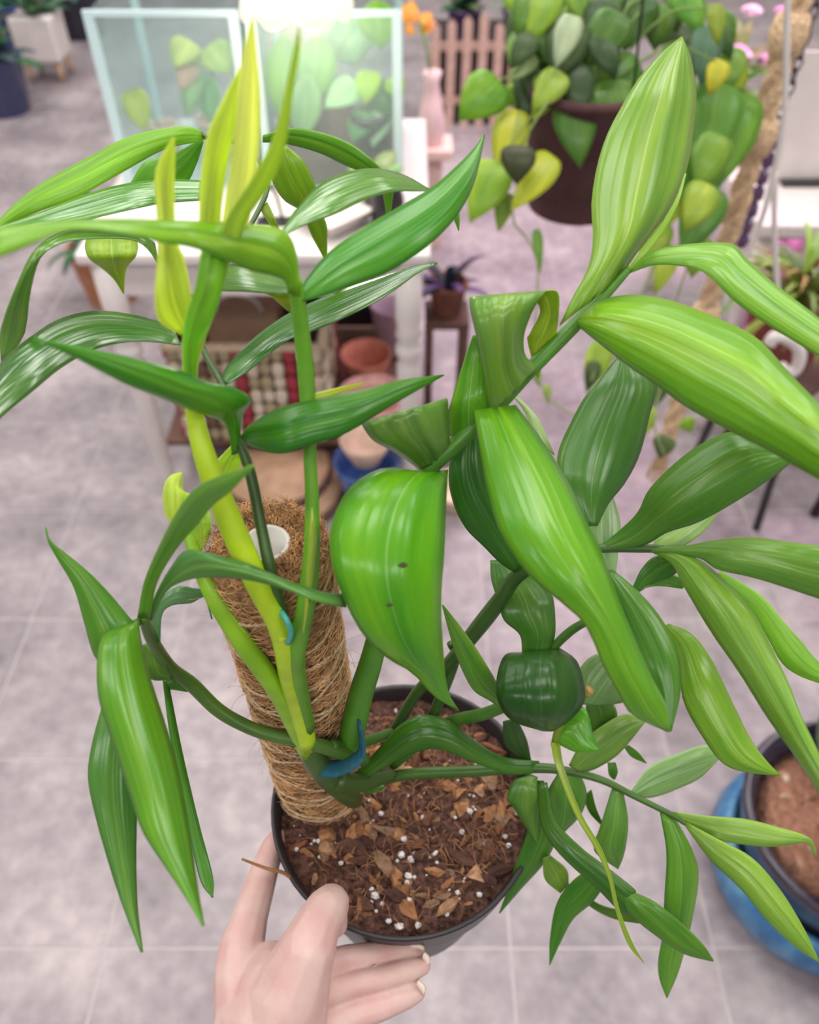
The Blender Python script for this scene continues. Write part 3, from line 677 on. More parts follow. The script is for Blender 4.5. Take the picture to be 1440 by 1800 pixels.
# low fronds on the right
leaf(X3, [(612, 1372), (660, 1322), (700, 1277), (742, 1257), (792, 1268), (832, 1300), (882, 1330), (948, 1338)], [(624, 1382), (682, 1346), (722, 1326), (762, 1316), (802, 1327), (862, 1352), (902, 1362), (948, 1358)], [.43, .425, .42, .418, .42, .426, .434, .44], -.008, .006, (54, 116, 42))
leaf(RD, [(944, 1372), (926, 1420), (928, 1458), (906, 1520), (890, 1570), (877, 1605)], [(956, 1372), (968, 1420), (978, 1470), (958, 1515), (920, 1558), (879, 1605)], [.44, .44, .445, .452, .46, .466], 0, .005, (66, 136, 54))
leaf(RD, [(935, 1362), (905, 1372), (891, 1402), (902, 1418), (942, 1482)], [(945, 1366), (944, 1385), (946, 1415), (946, 1450), (944, 1482)], [.438, .434, .434, .437, .44], 0, .004, (88, 146, 70))
leaf(RD, [(985, 1352), (960, 1398), (962, 1445), (985, 1466)], [(1018, 1356), (1031, 1392), (1022, 1430), (990, 1465)], [.437, .44, .445, .45], 0, .005, (92, 154, 82))
leaf(CUT, [(968, 1305), (978, 1350), (1010, 1430), (1045, 1490), (1068, 1540), (1082, 1600), (1104, 1660), (1132, 1693)], [(984, 1305), (992, 1350), (1022, 1430), (1056, 1488), (1075, 1538), (1089, 1598), (1112, 1656), (1132, 1692)], [.396, .392, .39, .39, .392, .396, .40, .404], 0, .001, (146, 180, 84))
leaf(RD, [(946, 1378), (952, 1450), (985, 1502), (1050, 1562), (1090, 1602), (1112, 1610)], [(962, 1375), (976, 1440), (1022, 1490), (1062, 1520), (1108, 1556), (1118, 1566)], [.435, .425, .418, .415, .413, .413], -.005, .005, (52, 114, 44))
leaf(RD, [(1095, 1572), (1106, 1604), (1150, 1642), (1202, 1676), (1254, 1690)], [(1108, 1566), (1152, 1586), (1202, 1626), (1236, 1660), (1254, 1687)], [.412, .41, .41, .412, .415], -.003, .005, (78, 140, 52))
leaf(RD, [(1076, 1386), (1056, 1450), (1044, 1492), (1068, 1515), (1086, 1527)], [(1094, 1384), (1104, 1440), (1101, 1482), (1095, 1508), (1087, 1527)], [.432, .432, .436, .44, .443], 0, .005, (100, 160, 88))
leaf(RD, [(1045, 1520), (1005, 1550), (978, 1590), (967, 1650), (966, 1696)], [(1070, 1545), (1042, 1585), (1008, 1615), (986, 1655), (967, 1696)], [.44, .444, .45, .456, .46], 0, .005, (62, 136, 46))
leaf(RD, [(1108, 1392), (1142, 1348), (1192, 1324), (1242, 1309), (1268, 1325)], [(1112, 1402), (1150, 1401), (1192, 1386), (1232, 1366), (1269, 1328)], [.43, .435, .44, .443, .445], 0, .005, (132, 178, 116))
leaf(RD, [(1160, 1425), (1172, 1500), (1168, 1580), (1165, 1640), (1157, 1690), (1160, 1722), (1172, 1754)], [(1188, 1440), (1216, 1492), (1228, 1540), (1216, 1620), (1201, 1680), (1190, 1715), (1173, 1754)], [.424, .422, .424, .43, .436, .44, .444], .0, .007, (92, 162, 66))
leaf(RD, [(1185, 1440), (1242, 1466), (1262, 1477), (1342, 1488), (1392, 1484), (1418, 1482), (1434, 1506)], [(1182, 1426), (1242, 1434), (1312, 1440), (1375, 1456), (1408, 1466), (1428, 1478), (1436, 1505)], [.422, .416, .412, .408, .406, .406, .41], 0, .004, (128, 178, 96))
leaf(RD, [(1205, 1452), (1250, 1512), (1302, 1562), (1352, 1622), (1402, 1667), (1440, 1692)], [(1208, 1446), (1262, 1475), (1322, 1508), (1372, 1565), (1412, 1630), (1441, 1691)], [.418, .41, .404, .40, .398, .398], 0, .006, (120, 172, 84))
leaf(RD, [(954, 1508), (958, 1545), (985, 1570)], [(968, 1503), (996, 1528), (1000, 1555)], [.447, .45, .453], 0, .003, (112, 160, 80))
leaf(RD, [(1000, 1560), (1040, 1595), (1080, 1615), (1130, 1624)], [(1010, 1555), (1052, 1588), (1095, 1602), (1131, 1620)], [.45, .45, .452, .455], 0, .002, (76, 124, 50))
leaf(RD, [(1096, 1312), (1110, 1330), (1136, 1342)], [(1106, 1310), (1122, 1322), (1137, 1341)], [.438, .44, .442], 0, .001, (70, 132, 54))
leaf(RD, [(1068, 1340), (1070, 1360), (1078, 1370)], [(1082, 1340), (1086, 1356), (1082, 1369)], [.44, .44, .442], 0, .001, (70, 132, 54))
leaf(RD, [(1024, 1400), (1036, 1428), (1056, 1450)], [(1040, 1388), (1048, 1420), (1060, 1448)], [.445, .447, .45], 0, .001, (66, 122, 50))
leaf(RD, [(884, 1268), (888, 1310), (922, 1340)], [(908, 1262), (926, 1300), (934, 1338)], [.44, .442, .444], 0, .004, (50, 88, 52))
leaf(X3, [(650, 1372), (640, 1395), (668, 1392)], [(672, 1358), (678, 1372), (674, 1388)], [.45, .448, .446], 0, .002, (78, 124, 66))
# left frond
E1 = leaf(RE, [(215, 1100), (182, 1118), (171, 1165), (175, 1232), (200, 1312), (230, 1400), (250, 1460), (290, 1522), (330, 1582), (356, 1628)], [(246, 1085), (246, 1115), (262, 1185), (290, 1272), (310, 1342), (325, 1420), (336, 1480), (344, 1540), (352, 1590), (359, 1628)], [.325, .31, .302, .295, .288, .281, .275, .268, .26, .253], .008, .008, (82, 152, 48))
leaf(RE, [(200, 1180), (182, 1235), (164, 1300), (155, 1360), (165, 1422), (190, 1512), (216, 1592), (248, 1674)], [(250, 1180), (245, 1230), (242, 1300), (241, 1370), (240, 1440), (239, 1520), (242, 1600), (251, 1674)], [.345, .335, .325, .318, .312, .305, .298, .29], .006, .006, (74, 138, 66))
leaf(RE, [(285, 1190), (300, 1300), (325, 1420), (350, 1540), (373, 1578)], [(298, 1210), (322, 1330), (350, 1450), (374, 1540), (375, 1578)], [.372, .36, .35, .342, .338], 0, .003, (62, 136, 48))
leaf(RE, [(190, 1180), (165, 1150), (150, 1100), (130, 1032), (100, 980), (85, 952), (79, 926)], [(248, 1095), (232, 1090), (200, 1052), (158, 1008), (112, 970), (89, 950), (81, 926)], [.325, .32, .318, .315, .312, .31, .31], 0, .005, (78, 146, 56))
leaf(RE, [(242, 1085), (254, 1022), (280, 960), (310, 902), (346, 857), (392, 835), (448, 816)], [(264, 1088), (277, 1022), (312, 962), (345, 925), (375, 888), (408, 862), (449, 818)], [.325, .305, .288, .272, .258, .246, .236], -.006, .005, (90, 154, 58))
leaf(RE, [(256, 1090), (276, 1040), (300, 998), (328, 967), (372, 974), (432, 990), (502, 1019), (562, 1040), (608, 1045)], [(268, 1090), (292, 1040), (330, 1019), (380, 1014), (442, 1020), (502, 1036), (552, 1056), (580, 1063), (608, 1068)], [.328, .316, .304, .294, .287, .283, .283, .287, .296], -.01, .006, (84, 148, 90))
leaf(RE, [(262, 1110), (274, 1062), (310, 1032), (340, 1034), (358, 1042), (372, 1088)], [(282, 1132), (285, 1082), (302, 1064), (335, 1060), (362, 1050), (374, 1088)], [.345, .342, .342, .345, .348, .352], -.006, .004, (96, 148, 104))
leaf(RE, [(270, 1130), (250, 1138), (262, 1190), (296, 1196)], [(282, 1150), (290, 1165), (296, 1175), (300, 1186)], [.358, .358, .36, .362], 0, .004, (84, 140, 56))
leaf(RE, [(338, 1208), (305, 1180), (290, 1200)], [(330, 1216), (300, 1212), (288, 1215)], [.378, .374, .372], 0, .003, (72, 136, 52))

for (x_, y_, w_) in ((709, 993, 9), (685, 1063, 6)):
    leaf(RA, [(x_ - w_, y_ + 2), (x_, y_ + w_ * .6), (x_ + w_, y_ + 1)], [(x_ - w_, y_ + 1), (x_, y_ - w_ * .6), (x_ + w_, y_)], [.2815, .2812, .2815], 0, 0, (58, 66, 30), name='blemish', nl=8, na=5)
# ------------------------------------------------------------------ the hand that holds the pot
M['skin'], nt, b = newmat('skin')
b.inputs['Base Color'].default_value = srgb(226, 190, 180)
b.inputs['Roughness'].default_value = 0.5
b.inputs['Subsurface Weight'].default_value = 0.15
b.inputs['Subsurface Radius'].default_value = (0.006, 0.002, 0.0015)
b.inputs['Subsurface Scale'].default_value = 0.6
tc = N(nt, 'ShaderNodeTexCoord'); n1 = N(nt, 'ShaderNodeTexNoise'); n1.inputs['Scale'].default_value = 55; n1.inputs['Detail'].default_value = 4
nt.links.new(tc.outputs['Object'], n1.inputs['Vector'])
rp = N(nt, 'ShaderNodeValToRGB'); rp.color_ramp.elements[0].position = 0.35; rp.color_ramp.elements[0].color = srgb(208, 165, 160); rp.color_ramp.elements[1].position = 0.65; rp.color_ramp.elements[1].color = srgb(216, 186, 178)
nt.links.new(n1.outputs['Fac'], rp.inputs[0]); nt.links.new(rp.outputs[0], b.inputs['Base Color'])
n2 = N(nt, 'ShaderNodeTexNoise'); n2.inputs['Scale'].default_value = 420; n2.inputs['Detail'].default_value = 3
nt.links.new(tc.outputs['Object'], n2.inputs['Vector'])
bp = N(nt, 'ShaderNodeBump'); bp.inputs['Strength'].default_value = 0.15; bp.inputs['Distance'].default_value = 0.001
nt.links.new(n2.outputs['Fac'], bp.inputs['Height']); nt.links.new(bp.outputs[0], b.inputs['Normal'])

def hand_chain(bm, pts, step=0.0022):
    """pts: (px, py, depth, width px)"""
    q = [(P(x, y, z), 0.5 * w * z / FPX) for x, y, z, w in pts]
    for (a, ra), (c, rc) in zip(q, q[1:]):
        n = max(2, int((c - a).length / step))
        for i in range(n + 1):
            t = i / n
            bmesh.ops.create_icosphere(bm, subdivisions=2, radius=ra + (rc - ra) * t, matrix=Matrix.Translation(a + (c - a) * t))
HAND = [
    # wrist and palm to the finger roots
    [(455, 1990, .405, 205), (462, 1880, .408, 215), (450, 1790, .412, 150)],
    [(462, 1880, .408, 215), (500, 1790, .405, 160)],
    [(450, 1790, .412, 150), (428, 1712, .422, 108), (424, 1672, .428, 84)],
    [(470, 1800, .408, 170), (485, 1735, .410, 130), (478, 1690, .422, 70)],
    [(500, 1790, .405, 150), (525, 1720, .402, 120)],
    # forefinger up the outside of the pot
    [(424, 1672, .428, 84), (440, 1610, .441, 66), (455, 1562, .452, 58), (468, 1520, .462, 50), (480, 1488, .470, 42), (488, 1470, .475, 30)],
    # thumb over the rim
    [(505, 1755, .402, 140), (540, 1670, .400, 104), (558, 1625, .406, 84), (574, 1598, .412, 76), (582, 1588, .416, 68)],
    [(574, 1598, .412, 76), (586, 1622, .416, 54)],
    # middle, ring and little finger under the pot
    [(500, 1770, .415, 110), (560, 1700, .430, 56), (610, 1683, .438, 44), (668, 1674, .443, 40), (716, 1667, .443, 36), (734, 1665, .445, 28)],
    [(500, 1790, .415, 110), (560, 1748, .424, 58), (612, 1733, .428, 44), (668, 1720, .431, 42), (722, 1705, .435, 40), (742, 1699, .437, 32)],
    [(490, 1850, .415, 120), (555, 1808, .420, 64), (612, 1788, .424, 52), (668, 1770, .428, 50), (714, 1751, .432, 44), (731, 1744, .434, 36)],
]
bm = bmesh.new()
for ch in HAND: hand_chain(bm, ch)
tmp = bpy.data.meshes.new('hand_tmp'); bm.to_mesh(tmp); bm.free()
to = bpy.data.objects.new('hand_tmp', tmp); COL.objects.link(to)
rm = to.modifiers.new('r', 'REMESH'); rm.mode = 'VOXEL'; rm.voxel_size = 0.001; rm.use_smooth_shade = True
sm = to.modifiers.new('s', 'SMOOTH'); sm.factor = 0.5; sm.iterations = 9
dg = bpy.context.evaluated_depsgraph_get()
hme = bpy.data.meshes.new_from_object(to.evaluated_get(dg)); hme.name = 'hand'
bpy.data.objects.remove(to)
HC = sum((v.co for v in hme.vertices), Vector()) / len(hme.vertices)
hme.transform(Matrix.Translation(-HC)); hme.materials.clear(); hme.materials.append(M['skin'])
hme.polygons.foreach_set('use_smooth', [True] * len(hme.polygons))
hand = place('hand', hme, HC)
tag(hand, 'bare hand gripping the rim of the black nursery pot from below', 'hand')
M['nail'] = plain('finger_nail', srgb(236, 214, 200), 0.3)
def nail(pts, z, col=None):
    # a small curved plate at a finger end
    L_, R_ = pts
    vs, fs = [], []
    nl, na = 7, 5
    Ls, Rs = catmull(L_, nl), catmull(R_, nl)
    for i in range(nl):
        for j in range(na):
            u = j / (na - 1); p = Ls[i] * (1 - u) + Rs[i] * u
            vs.append(P(p[0], p[1], z + 0.0012 * (2 * u - 1) ** 2))
    for i in range(nl - 1):
        for j in range(na - 1):
            a = i * na + j; fs.append((a, a + 1, a + na + 1, a + na))
    return solid(mk('fingernail', vs, fs, M['nail'], hand), 0.0006)
nail(([(720, 1657), (733, 1658), (744, 1661)], [(722, 1666), (735, 1668), (746, 1672)]), .4395)
nail(([(746, 1672), (754, 1680), (757, 1688)], [(742, 1684), (748, 1692), (752, 1698)]), .4345)
nail(([(735, 1722), (744, 1728), (749, 1738)], [(732, 1732), (739, 1742), (744, 1750)]), .4285)

# ------------------------------------------------------------------ generic background makers
def heart(parent, bx, by, tx, ty, w, z0, z1=None, col=(80, 150, 50), mat='bgleaf', name='leaf', shape='heart', fold=0.004):
    """blade between two image points at given depths: shaped outline, real thickness"""
    z1 = z1 or z0
    dx, dy = tx - bx, ty - by
    l = math.hypot(dx, dy); nx, ny = -dy / l, dx / l
    if shape == 'heart':
        prof = [(-0.10, .30), (-.06, .75), (.10, 1.0), (.32, 1.0), (.55, .78), (.78, .42), (.92, .14), (1.0, .01)]
    elif shape == 'oval':
        prof = [(0, .06), (.1, .5), (.25, .85), (.45, 1.0), (.65, .88), (.85, .45), (1.0, .02)]
    else:
        prof = [(0, .25), (.15, .7), (.35, 1.0), (.6, .85), (.8, .5), (1.0, .02)]
    Lp = [(bx + dx * s + nx * w / 2 * k, by + dy * s + ny * w / 2 * k) for s, k in prof]
    Rp = [(bx + dx * s - nx * w / 2 * k, by + dy * s - ny * w / 2 * k) for s, k in prof]
    zz = [z0 + (z1 - z0) * i / 3 for i in range(4)]
    zz[1] -= fold; zz[2] -= fold
    return leaf(parent, Lp, Rp, zz, random.uniform(-.02, .02) * z0, fold, col, mat, ripple=0, na=7, nl=12, name=name, thick=0.0008)
def spray(parent, base, n, length, width, col, spread=0.9, droop=0.5, seed=0, mat='bgleaf', name='leaf', colvar=20, up=0.9, arc=None):
    """rosette of arching blades growing from a base point"""
    rd = random.Random(seed)
    base = Vector(base)
    for k in range(n):
        a = 2 * PI * k / n + rd.uniform(-.3, .3)
        if arc: a = arc[0] + (arc[1] - arc[0]) * rd.random()
        l = length * rd.uniform(.7, 1.15); el = rd.uniform(up - spread / 2, up + spread / 2)
        d = Vector((math.cos(a), math.sin(a), 0)); sd = Vector((-math.sin(a), math.cos(a), 0))
        vs, fs, uv = [], [], []
        nl = 8
        p = base.copy()
        for i in range(nl):
            s = i / (nl - 1)
            w = width * (0.15 + 1.0 * math.sin(PI * min(1, s * 0.9 + 0.08)) ** 0.8) * (1 if s < 1 else 0.1)
            e = el - droop * s * s * 2
            if i: p = p + (d * math.cos(e) + Vector((0, 0, 1)) * math.sin(e)) * (l / (nl - 1))
            nrm = Vector((0, 0, 1))
            for u in (0, .25, .5, .75, 1):
                vs.append(p + sd * w * (u - .5) + nrm * (-abs(u - .5) * w * .3)); uv.append((u, s))
        for i in range(nl - 1):
            for j in range(4):
                q = i * 5 + j; fs.append((q, q + 1, q + 6, q + 5))
        c = tuple(max(0, min(255, v + rd.randint(-colvar, colvar))) for v in col)
        o = mk(name, vs, fs, M[mat], parent, uvs=uv, color=srgb(*c, .92)); solid(o, .0008)
def potprof(r0, r1, h, t=0.006):
    return [(r0 * .98, 0), (r0, 0.003), (r1, h - .012), (r1 + .004, h - .01), (r1 + .004, h), (r1 - t, h), (r1 - t, h - .02), (r1 - t - .002, h - .03), (0, h - .03)]
def small_pot(name, parent, c, r0, r1, h, col, mat='ceramic'):
    return lathe(name, potprof(r0, r1, h), c, M[mat], parent, n=28, color=srgb(*col))

M['dark'] = plain('dark_box', srgb(58, 46, 50), .9)
# ------------------------------------------------------------------ white display table with turned legs
TY, TTOP = 1.36, 0.615
TX_L, TX_R = -0.575, 0.018
table = thing('display_table', 'small white display table with turned spindle legs carrying two glass tanks', 'table', ((TX_L + TX_R) / 2, TY + .25, 0))
box('table_top', TX_L - .02, TX_R + .02, TY - .03, TY + .60, TTOP - .022, TTOP, M['white'], table, .006)
box('apron', TX_L + .03, TX_R - .03, TY - .008, TY + .012, TTOP - .095, TTOP - .022, M['white'], table, .002)
box('apron', TX_L + .03, TX_R - .03, TY + .55, TY + .57, TTOP - .095, TTOP - .022, M['white'], table, .002)
for xx in (TX_L + .01, TX_R - .03): box('apron', xx, xx + .018, TY + .02, TY + .55, TTOP - .095, TTOP - .022, M['white'], table, .002)
legp = [(.014, 0), (.02, .02), (.017, .05), (.022, .09), (.018, .11), (.022, .13), (.02, .2), (.024, .33), (.024, .36), (.018, .375), (.026, .39), (.026, .405), (.018, .418), (.026, .432), (.022, .45), (.026, .47), (.026, .593)]
for xx in (TX_L + .02, TX_R - .02):
    for yy in (TY, TY + .56): lathe('leg', legp, (xx, yy, 0), M['white'], table, n=20)
box('dark_backing', TX_L + .03, TX_R - .03, TY + .535, TY + .545, .10, TTOP - .1, M['dark'], table)  # added dark sheet standing in for the shade under the table
box('lower_shelf', TX_L + .01, TX_R - .01, TY + .075, TY + .56, .075, .09, plain('shelf_board', srgb(110, 78, 66), .7, noise_scale=20, noise_amt=.2), table, .003)
# glass tanks
M['glass'], nt, b = newmat('tank_glass')
b.inputs['Base Color'].default_value = srgb(214, 228, 228); b.inputs['Roughness'].default_value = .12
tp = N(nt, 'ShaderNodeBsdfTransparent'); tp.inputs[0].default_value = (.90, .965, .96, 1)
ms = N(nt, 'ShaderNodeMixShader'); ms.inputs[0].default_value = .15
nt.links.new(tp.outputs[0], ms.inputs[1]); nt.links.new(b.outputs[0], ms.inputs[2]); nt.links.new(ms.outputs[0], nt.nodes['Material Output'].inputs[0])
M['glassedge'] = plain('glass_edge', srgb(206, 230, 234), .25)
TKY = 1.60
def tank(x0, x1, h, label, sub=False):
    y0, y1, z0 = TKY, TKY + .30, TTOP + .001
    t = thing('glass_tank', label, 'tank', ((x0 + x1) / 2, (y0 + y1) / 2, z0))
    g = .005
    for nm, bx in (('front_pane', (x0 + g, x1 - g, y0, y0 + g, z0 + g, z0 + h)), ('back_pane', (x0 + g, x1 - g, y1 - g, y1, z0 + g, z0 + h)), ('side_pane', (x0, x0 + g, y0 + g, y1 - g, z0 + g, z0 + h)), ('side_pane', (x1 - g, x1, y0 + g, y1 - g, z0 + g, z0 + h)), ('base_pane', (x0, x1, y0, y1, z0, z0 + g))):
        box(nm, *bx, M['glass'], t)
    if sub: box('substrate', x0 + g + .001, x1 - g - .001, y0 + g + .001, y1 - g - .001, z0 + g, z0 + .05, M['soil'], t)
    for xx in (x0, x1 - .016):
        for yy in (y0 - .001, y1 - .010): box('edge_seal', xx, xx + .016, yy, yy + .011, z0 + g, z0 + h, M['glassedge'], t)
    for yy in (y0 - .001, y1 - .008):
        box('edge_seal', x0, x1, yy, yy + .009, z0 + h, z0 + h + .009, M['glassedge'], t)
    box('lid_frame', x0 - .002, x1 + .002, y1 - .04, y1 + .004, z0 + h + .009, z0 + h + .035, M['blackplastic'], t)
    return t
tank(-.565, -.298, .30, 'left glass tank with pale aqua edges on the white table')
tank(-.285, -.014, .30, 'right glass tank with pale aqua edges and large green leaves inside', True)
# plants in the tanks
def tank_plant(label, c, potcol, leaves, pr=.04):
    t = thing('tank_plant', label, 'plant', c)
    small_pot('pot', t, c, pr * .8, pr, .07, potcol)
    top = Vector(c) + Vector((0, 0, .04))
    for (bx, by, tx, ty, w, Y, col, shp) in leaves:
        zz = zY(by, Y)
        heart(t, bx, by, tx, ty, w, zz, zY(ty, Y) * .99, col, shape=shp)
        pb = P(bx, by, zz)
        tube('stalk', [top, top.lerp(pb, .5) + Vector((0, 0, .02)), pb], [.0025, .002, .0015], M['stem'], t, n=6, samples=8, color=srgb(120, 170, 90))
    return t
ZT = TTOP + .007
tank_plant('lime heart-leaved seedling in the left glass tank', (-.50, 1.72, ZT), (216, 190, 176), [(232, 165, 258, 235, 48, 1.70, (178, 198, 62), 'heart')], .03)
tank_plant('pale pink pot of light green leaves in the left glass tank', (-.40, 1.76, ZT), (226, 196, 182), [(330, 75, 305, 120, 55, 1.76, (190, 214, 120), 'heart'), (370, 85, 405, 130, 60, 1.76, (172, 208, 110), 'heart'), (345, 110, 330, 205, 42, 1.74, (150, 200, 150), 'oval'), (360, 130, 372, 215, 46, 1.74, (130, 196, 140), 'oval'), (340, 95, 318, 160, 40, 1.75, (224, 196, 180), 'oval')])
tank_plant('bright green striped large-leaved plant in the right glass tank', (-.20, 1.75, ZT + .045), (120, 92, 80), [(500, 60, 505, 220, 78, 1.74, (120, 198, 60), 'oval'), (560, 60, 545, 190, 78, 1.72, (110, 190, 90), 'oval'), (600, 20, 625, 115, 110, 1.78, (150, 200, 168), 'oval'), (660, 0, 672, 85, 70, 1.78, (128, 196, 70), 'oval'), (540, 130, 530, 250, 60, 1.70, (150, 205, 140), 'oval')])
tank_plant('small bushy green plant by the corner of the right glass tank', (-.075, 1.66, ZT + .045), (70, 60, 64), [(620, 150, 570, 190, 50, 1.66, (170, 216, 170), 'heart'), (650, 130, 640, 185, 45, 1.65, (160, 206, 40), 'heart'), (665, 150, 690, 210, 50, 1.65, (60, 120, 70), 'heart'), (640, 200, 620, 250, 45, 1.64, (90, 160, 110), 'heart'), (670, 200, 655, 260, 40, 1.64, (180, 210, 190), 'heart'), (690, 140, 705, 175, 36, 1.66, (140, 196, 40), 'heart')])
def pot_plant(name, label, c, r0, r1, h, potcol, n, length, width, col, seed, cat='plant', group=None, mat='ceramic', **kw):
    t = thing(name, label, cat, c, group)
    small_pot('pot', t, c, r0, r1, h, potcol, mat)
    s = lathe('soil', [(r1 * .9, 0), (0, .004)], (c[0], c[1], c[2] + h - .02), M['soil'], t, n=20)
    spray(t, (c[0], c[1], c[2] + h - .02), n, length, width, col, seed=seed, **kw)
    return t
# little things in front of the tanks
c = B(700, 260, 1.56); 
t = pot_plant('trailing_plant', 'variegated pale green trailing plant beside the right glass tank', (-.055, 1.50, TTOP), .03, .04, .06, (70, 58, 62), 14, .08, .04, (120, 172, 96), 11, spread=1.3, droop=.9)
t = thing('white_dish', 'square white dish on the front of the white table', 'dish', (-.16, 1.41, TTOP))
lathe('bowl', [(.05, 0), (.055, .004), (.075, .03), (.078, .032), (.072, .03), (.05, .008), (0, .008)], (-.14, 1.44, TTOP), M['white'], t, n=4)
t = thing('metal_clip', 'black metal clip standing on the white table', 'clip', (-.255, 1.45, TTOP))
tube('wire', [(-.27, 1.45, TTOP + .004), (-.262, 1.45, TTOP + .06), (-.245, 1.45, TTOP + .06), (-.235, 1.45, TTOP + .004)], .003, M['blackplastic'], t, n=6, samples=14)
box('base', -.285, -.22, 1.435, 1.465, TTOP, TTOP + .006, M['blackplastic'], t, .001)
t = thing('jar', 'squat dark jar on the right end of the white table', 'jar', (-.04, 1.43, TTOP))
lathe('body', [(.025, 0), (.03, .004), (.03, .06), (.026, .07), (.026, .08)], (-.04, 1.43, TTOP), M['blackplastic'], t, n=24)
lathe('lid', [(.027, .08), (.028, .082), (.028, .095), (0, .097)], (-.04, 1.43, TTOP), plain('jar_lid', srgb(96, 104, 112), .4), t, n=24)

# bulb lamp over the tanks
LC = B(520, -12, 1.5)
lamp = thing('lamp', 'glowing warm white scalloped glass lamp shade over the glass tanks', 'lamp', LC)
M['glow'] = plain('lit_glass', srgb(255, 246, 226), .3, emit=0.8)
vs, fs = [], []
NS = 60
lp = [(.012, .075), (.035, .07), (.062, .05), (.082, .02), (.088, -.005), (.084, -.012), (.078, -.005), (.055, .04), (.01, .06)]
for r, z in lp:
    for k in range(NS):
        a = 2 * PI * k / NS
        rr = r * (1 + .07 * abs(math.sin(a * 4)) * (r / .088)); 
        vs.append((LC.x + rr * math.cos(a), LC.y + rr * math.sin(a), LC.z + z - .022 * abs(math.sin(a * 4)) * (r / .088) ** 3))
for i in range(len(lp) - 1):
    for k in range(NS):
        k2 = (k + 1) % NS; fs.append((i * NS + k, i * NS + k2, (i + 1) * NS + k2, (i + 1) * NS + k))
mk('shade', vs, fs, M['glow'], lamp)
lathe('bulb', [(0, -.03), (.022, -.024), (.032, -.004), (.026, .02), (.012, .04), (.012, .06)], LC, M['glow'], lamp, n=20)
tube('stem', [LC + Vector((0, 0, .07)), LC + Vector((0, 0, .16)), Vector((LC.x, LC.y, CEIL))], [.008, .004, .003], M['white'], lamp, n=8)
pl = bpy.data.lights.new('lamp_light', 'POINT'); pl.energy = 2.5; pl.color = (1, .9, .75); pl.shadow_soft_size = .06
plo = bpy.data.objects.new('lamp_light', pl); COL.objects.link(plo); plo.location = LC - Vector((0, 0, .07))

# ------------------------------------------------------------------ woven basket under the table
BX0, BX1, BY0, BY1, BZ0, BZ1 = -.515, -.185, 1.44, 1.70, .092, .345
basket = thing('woven_basket', 'square basket woven from cream, red and brown strips under the white table', 'basket', ((BX0 + BX1) / 2, (BY0 + BY1) / 2, BZ0))
M['strip'] = objcolor('woven_strip', rough=.8, spec=.2, amt=.2, scale=120, bump=.4)
box('lining', BX0 + .012, BX1 - .012, BY0 + .012, BY1 - .012, BZ0, BZ0 + .008, M['strip'], basket, color=srgb(120, 98, 86))
for (x0, x1, y0, y1) in ((BX0 + .010, BX1 - .010, BY0 + .010, BY0 + .013), (BX0 + .010, BX1 - .010, BY1 - .013, BY1 - .010), (BX0 + .010, BX0 + .013, BY0 + .01, BY1 - .01), (BX1 - .013, BX1 - .010, BY0 + .01, BY1 - .01)):
    box('lining', x0, x1, y0, y1, BZ0 + .008, BZ1 - .01, M['strip'], basket, color=srgb(116, 88, 76))
bm = bmesh.new(); bmesh.ops.create_icosphere(bm, subdivisions=2, radius=1)
for v in bm.verts:
    for ax_ in range(3): v.co[ax_] = math.copysign(abs(v.co[ax_]) ** .55, v.co[ax_])
sme = bpy.data.meshes.new('woven_strip'); bm.to_mesh(sme); bm.free(); sme.materials.append(M['strip'])
sme.polygons.foreach_set('use_smooth', [True] * len(sme.polygons))
SC = [(222, 208, 190), (206, 190, 168), (176, 160, 128), (196, 176, 156), (168, 64, 76), (120, 92, 78), (214, 198, 178), (150, 136, 98)]
NC, NRW = 12, 7
ch = (BZ1 - BZ0) / NRW
def side(ncol, a, bvec, colsel):
    a = Vector(a); bvec = Vector(bvec)
    cw = bvec.length / ncol; d = bvec.normalized()
    for i in range(ncol):
        cc = colsel[i % len(colsel)]
        for j in range(NRW):
            over = (i + j) % 2
            nrm = Vector((d.y, -d.x, 0))
            pos = a + d * (i + .5) * cw + Vector((0, 0, (j + .5) * ch)) + nrm * (.003 if over else 0)
            col = cc if over or cc == (168, 64, 76) else SC[(j * 3 + i) % 4]
            place('woven_strip', sme, pos, basket, srgb(*col), (0, 0, math.atan2(d.y, d.x)), (cw * (.47 if over else .44), .007, ch * (.5 if over else .42)))
sel = [SC[q] for q in (0, 1, 5, 2, 3, 4, 6, 2, 0, 4, 5, 1)]
side(NC, (BX0, BY0, BZ0), (BX1 - BX0, 0, 0), sel)
side(NC, (BX1, BY1, BZ0), (BX0 - BX1, 0, 0), sel[::-1])
side(6, (BX0, BY1, BZ0), (0, BY0 - BY1, 0), sel)
side(6, (BX1, BY0, BZ0), (0, BY1 - BY0, 0), sel)
for pts in ([(BX0, BY0, BZ1), (BX1, BY0, BZ1)], [(BX0, BY1, BZ1), (BX1, BY1, BZ1)], [(BX0, BY0, BZ1), (BX0, BY1, BZ1)], [(BX1, BY0, BZ1), (BX1, BY1, BZ1)]):
    tube('rim', pts, .010, M['strip'], basket, n=10, color=srgb(206, 184, 158))
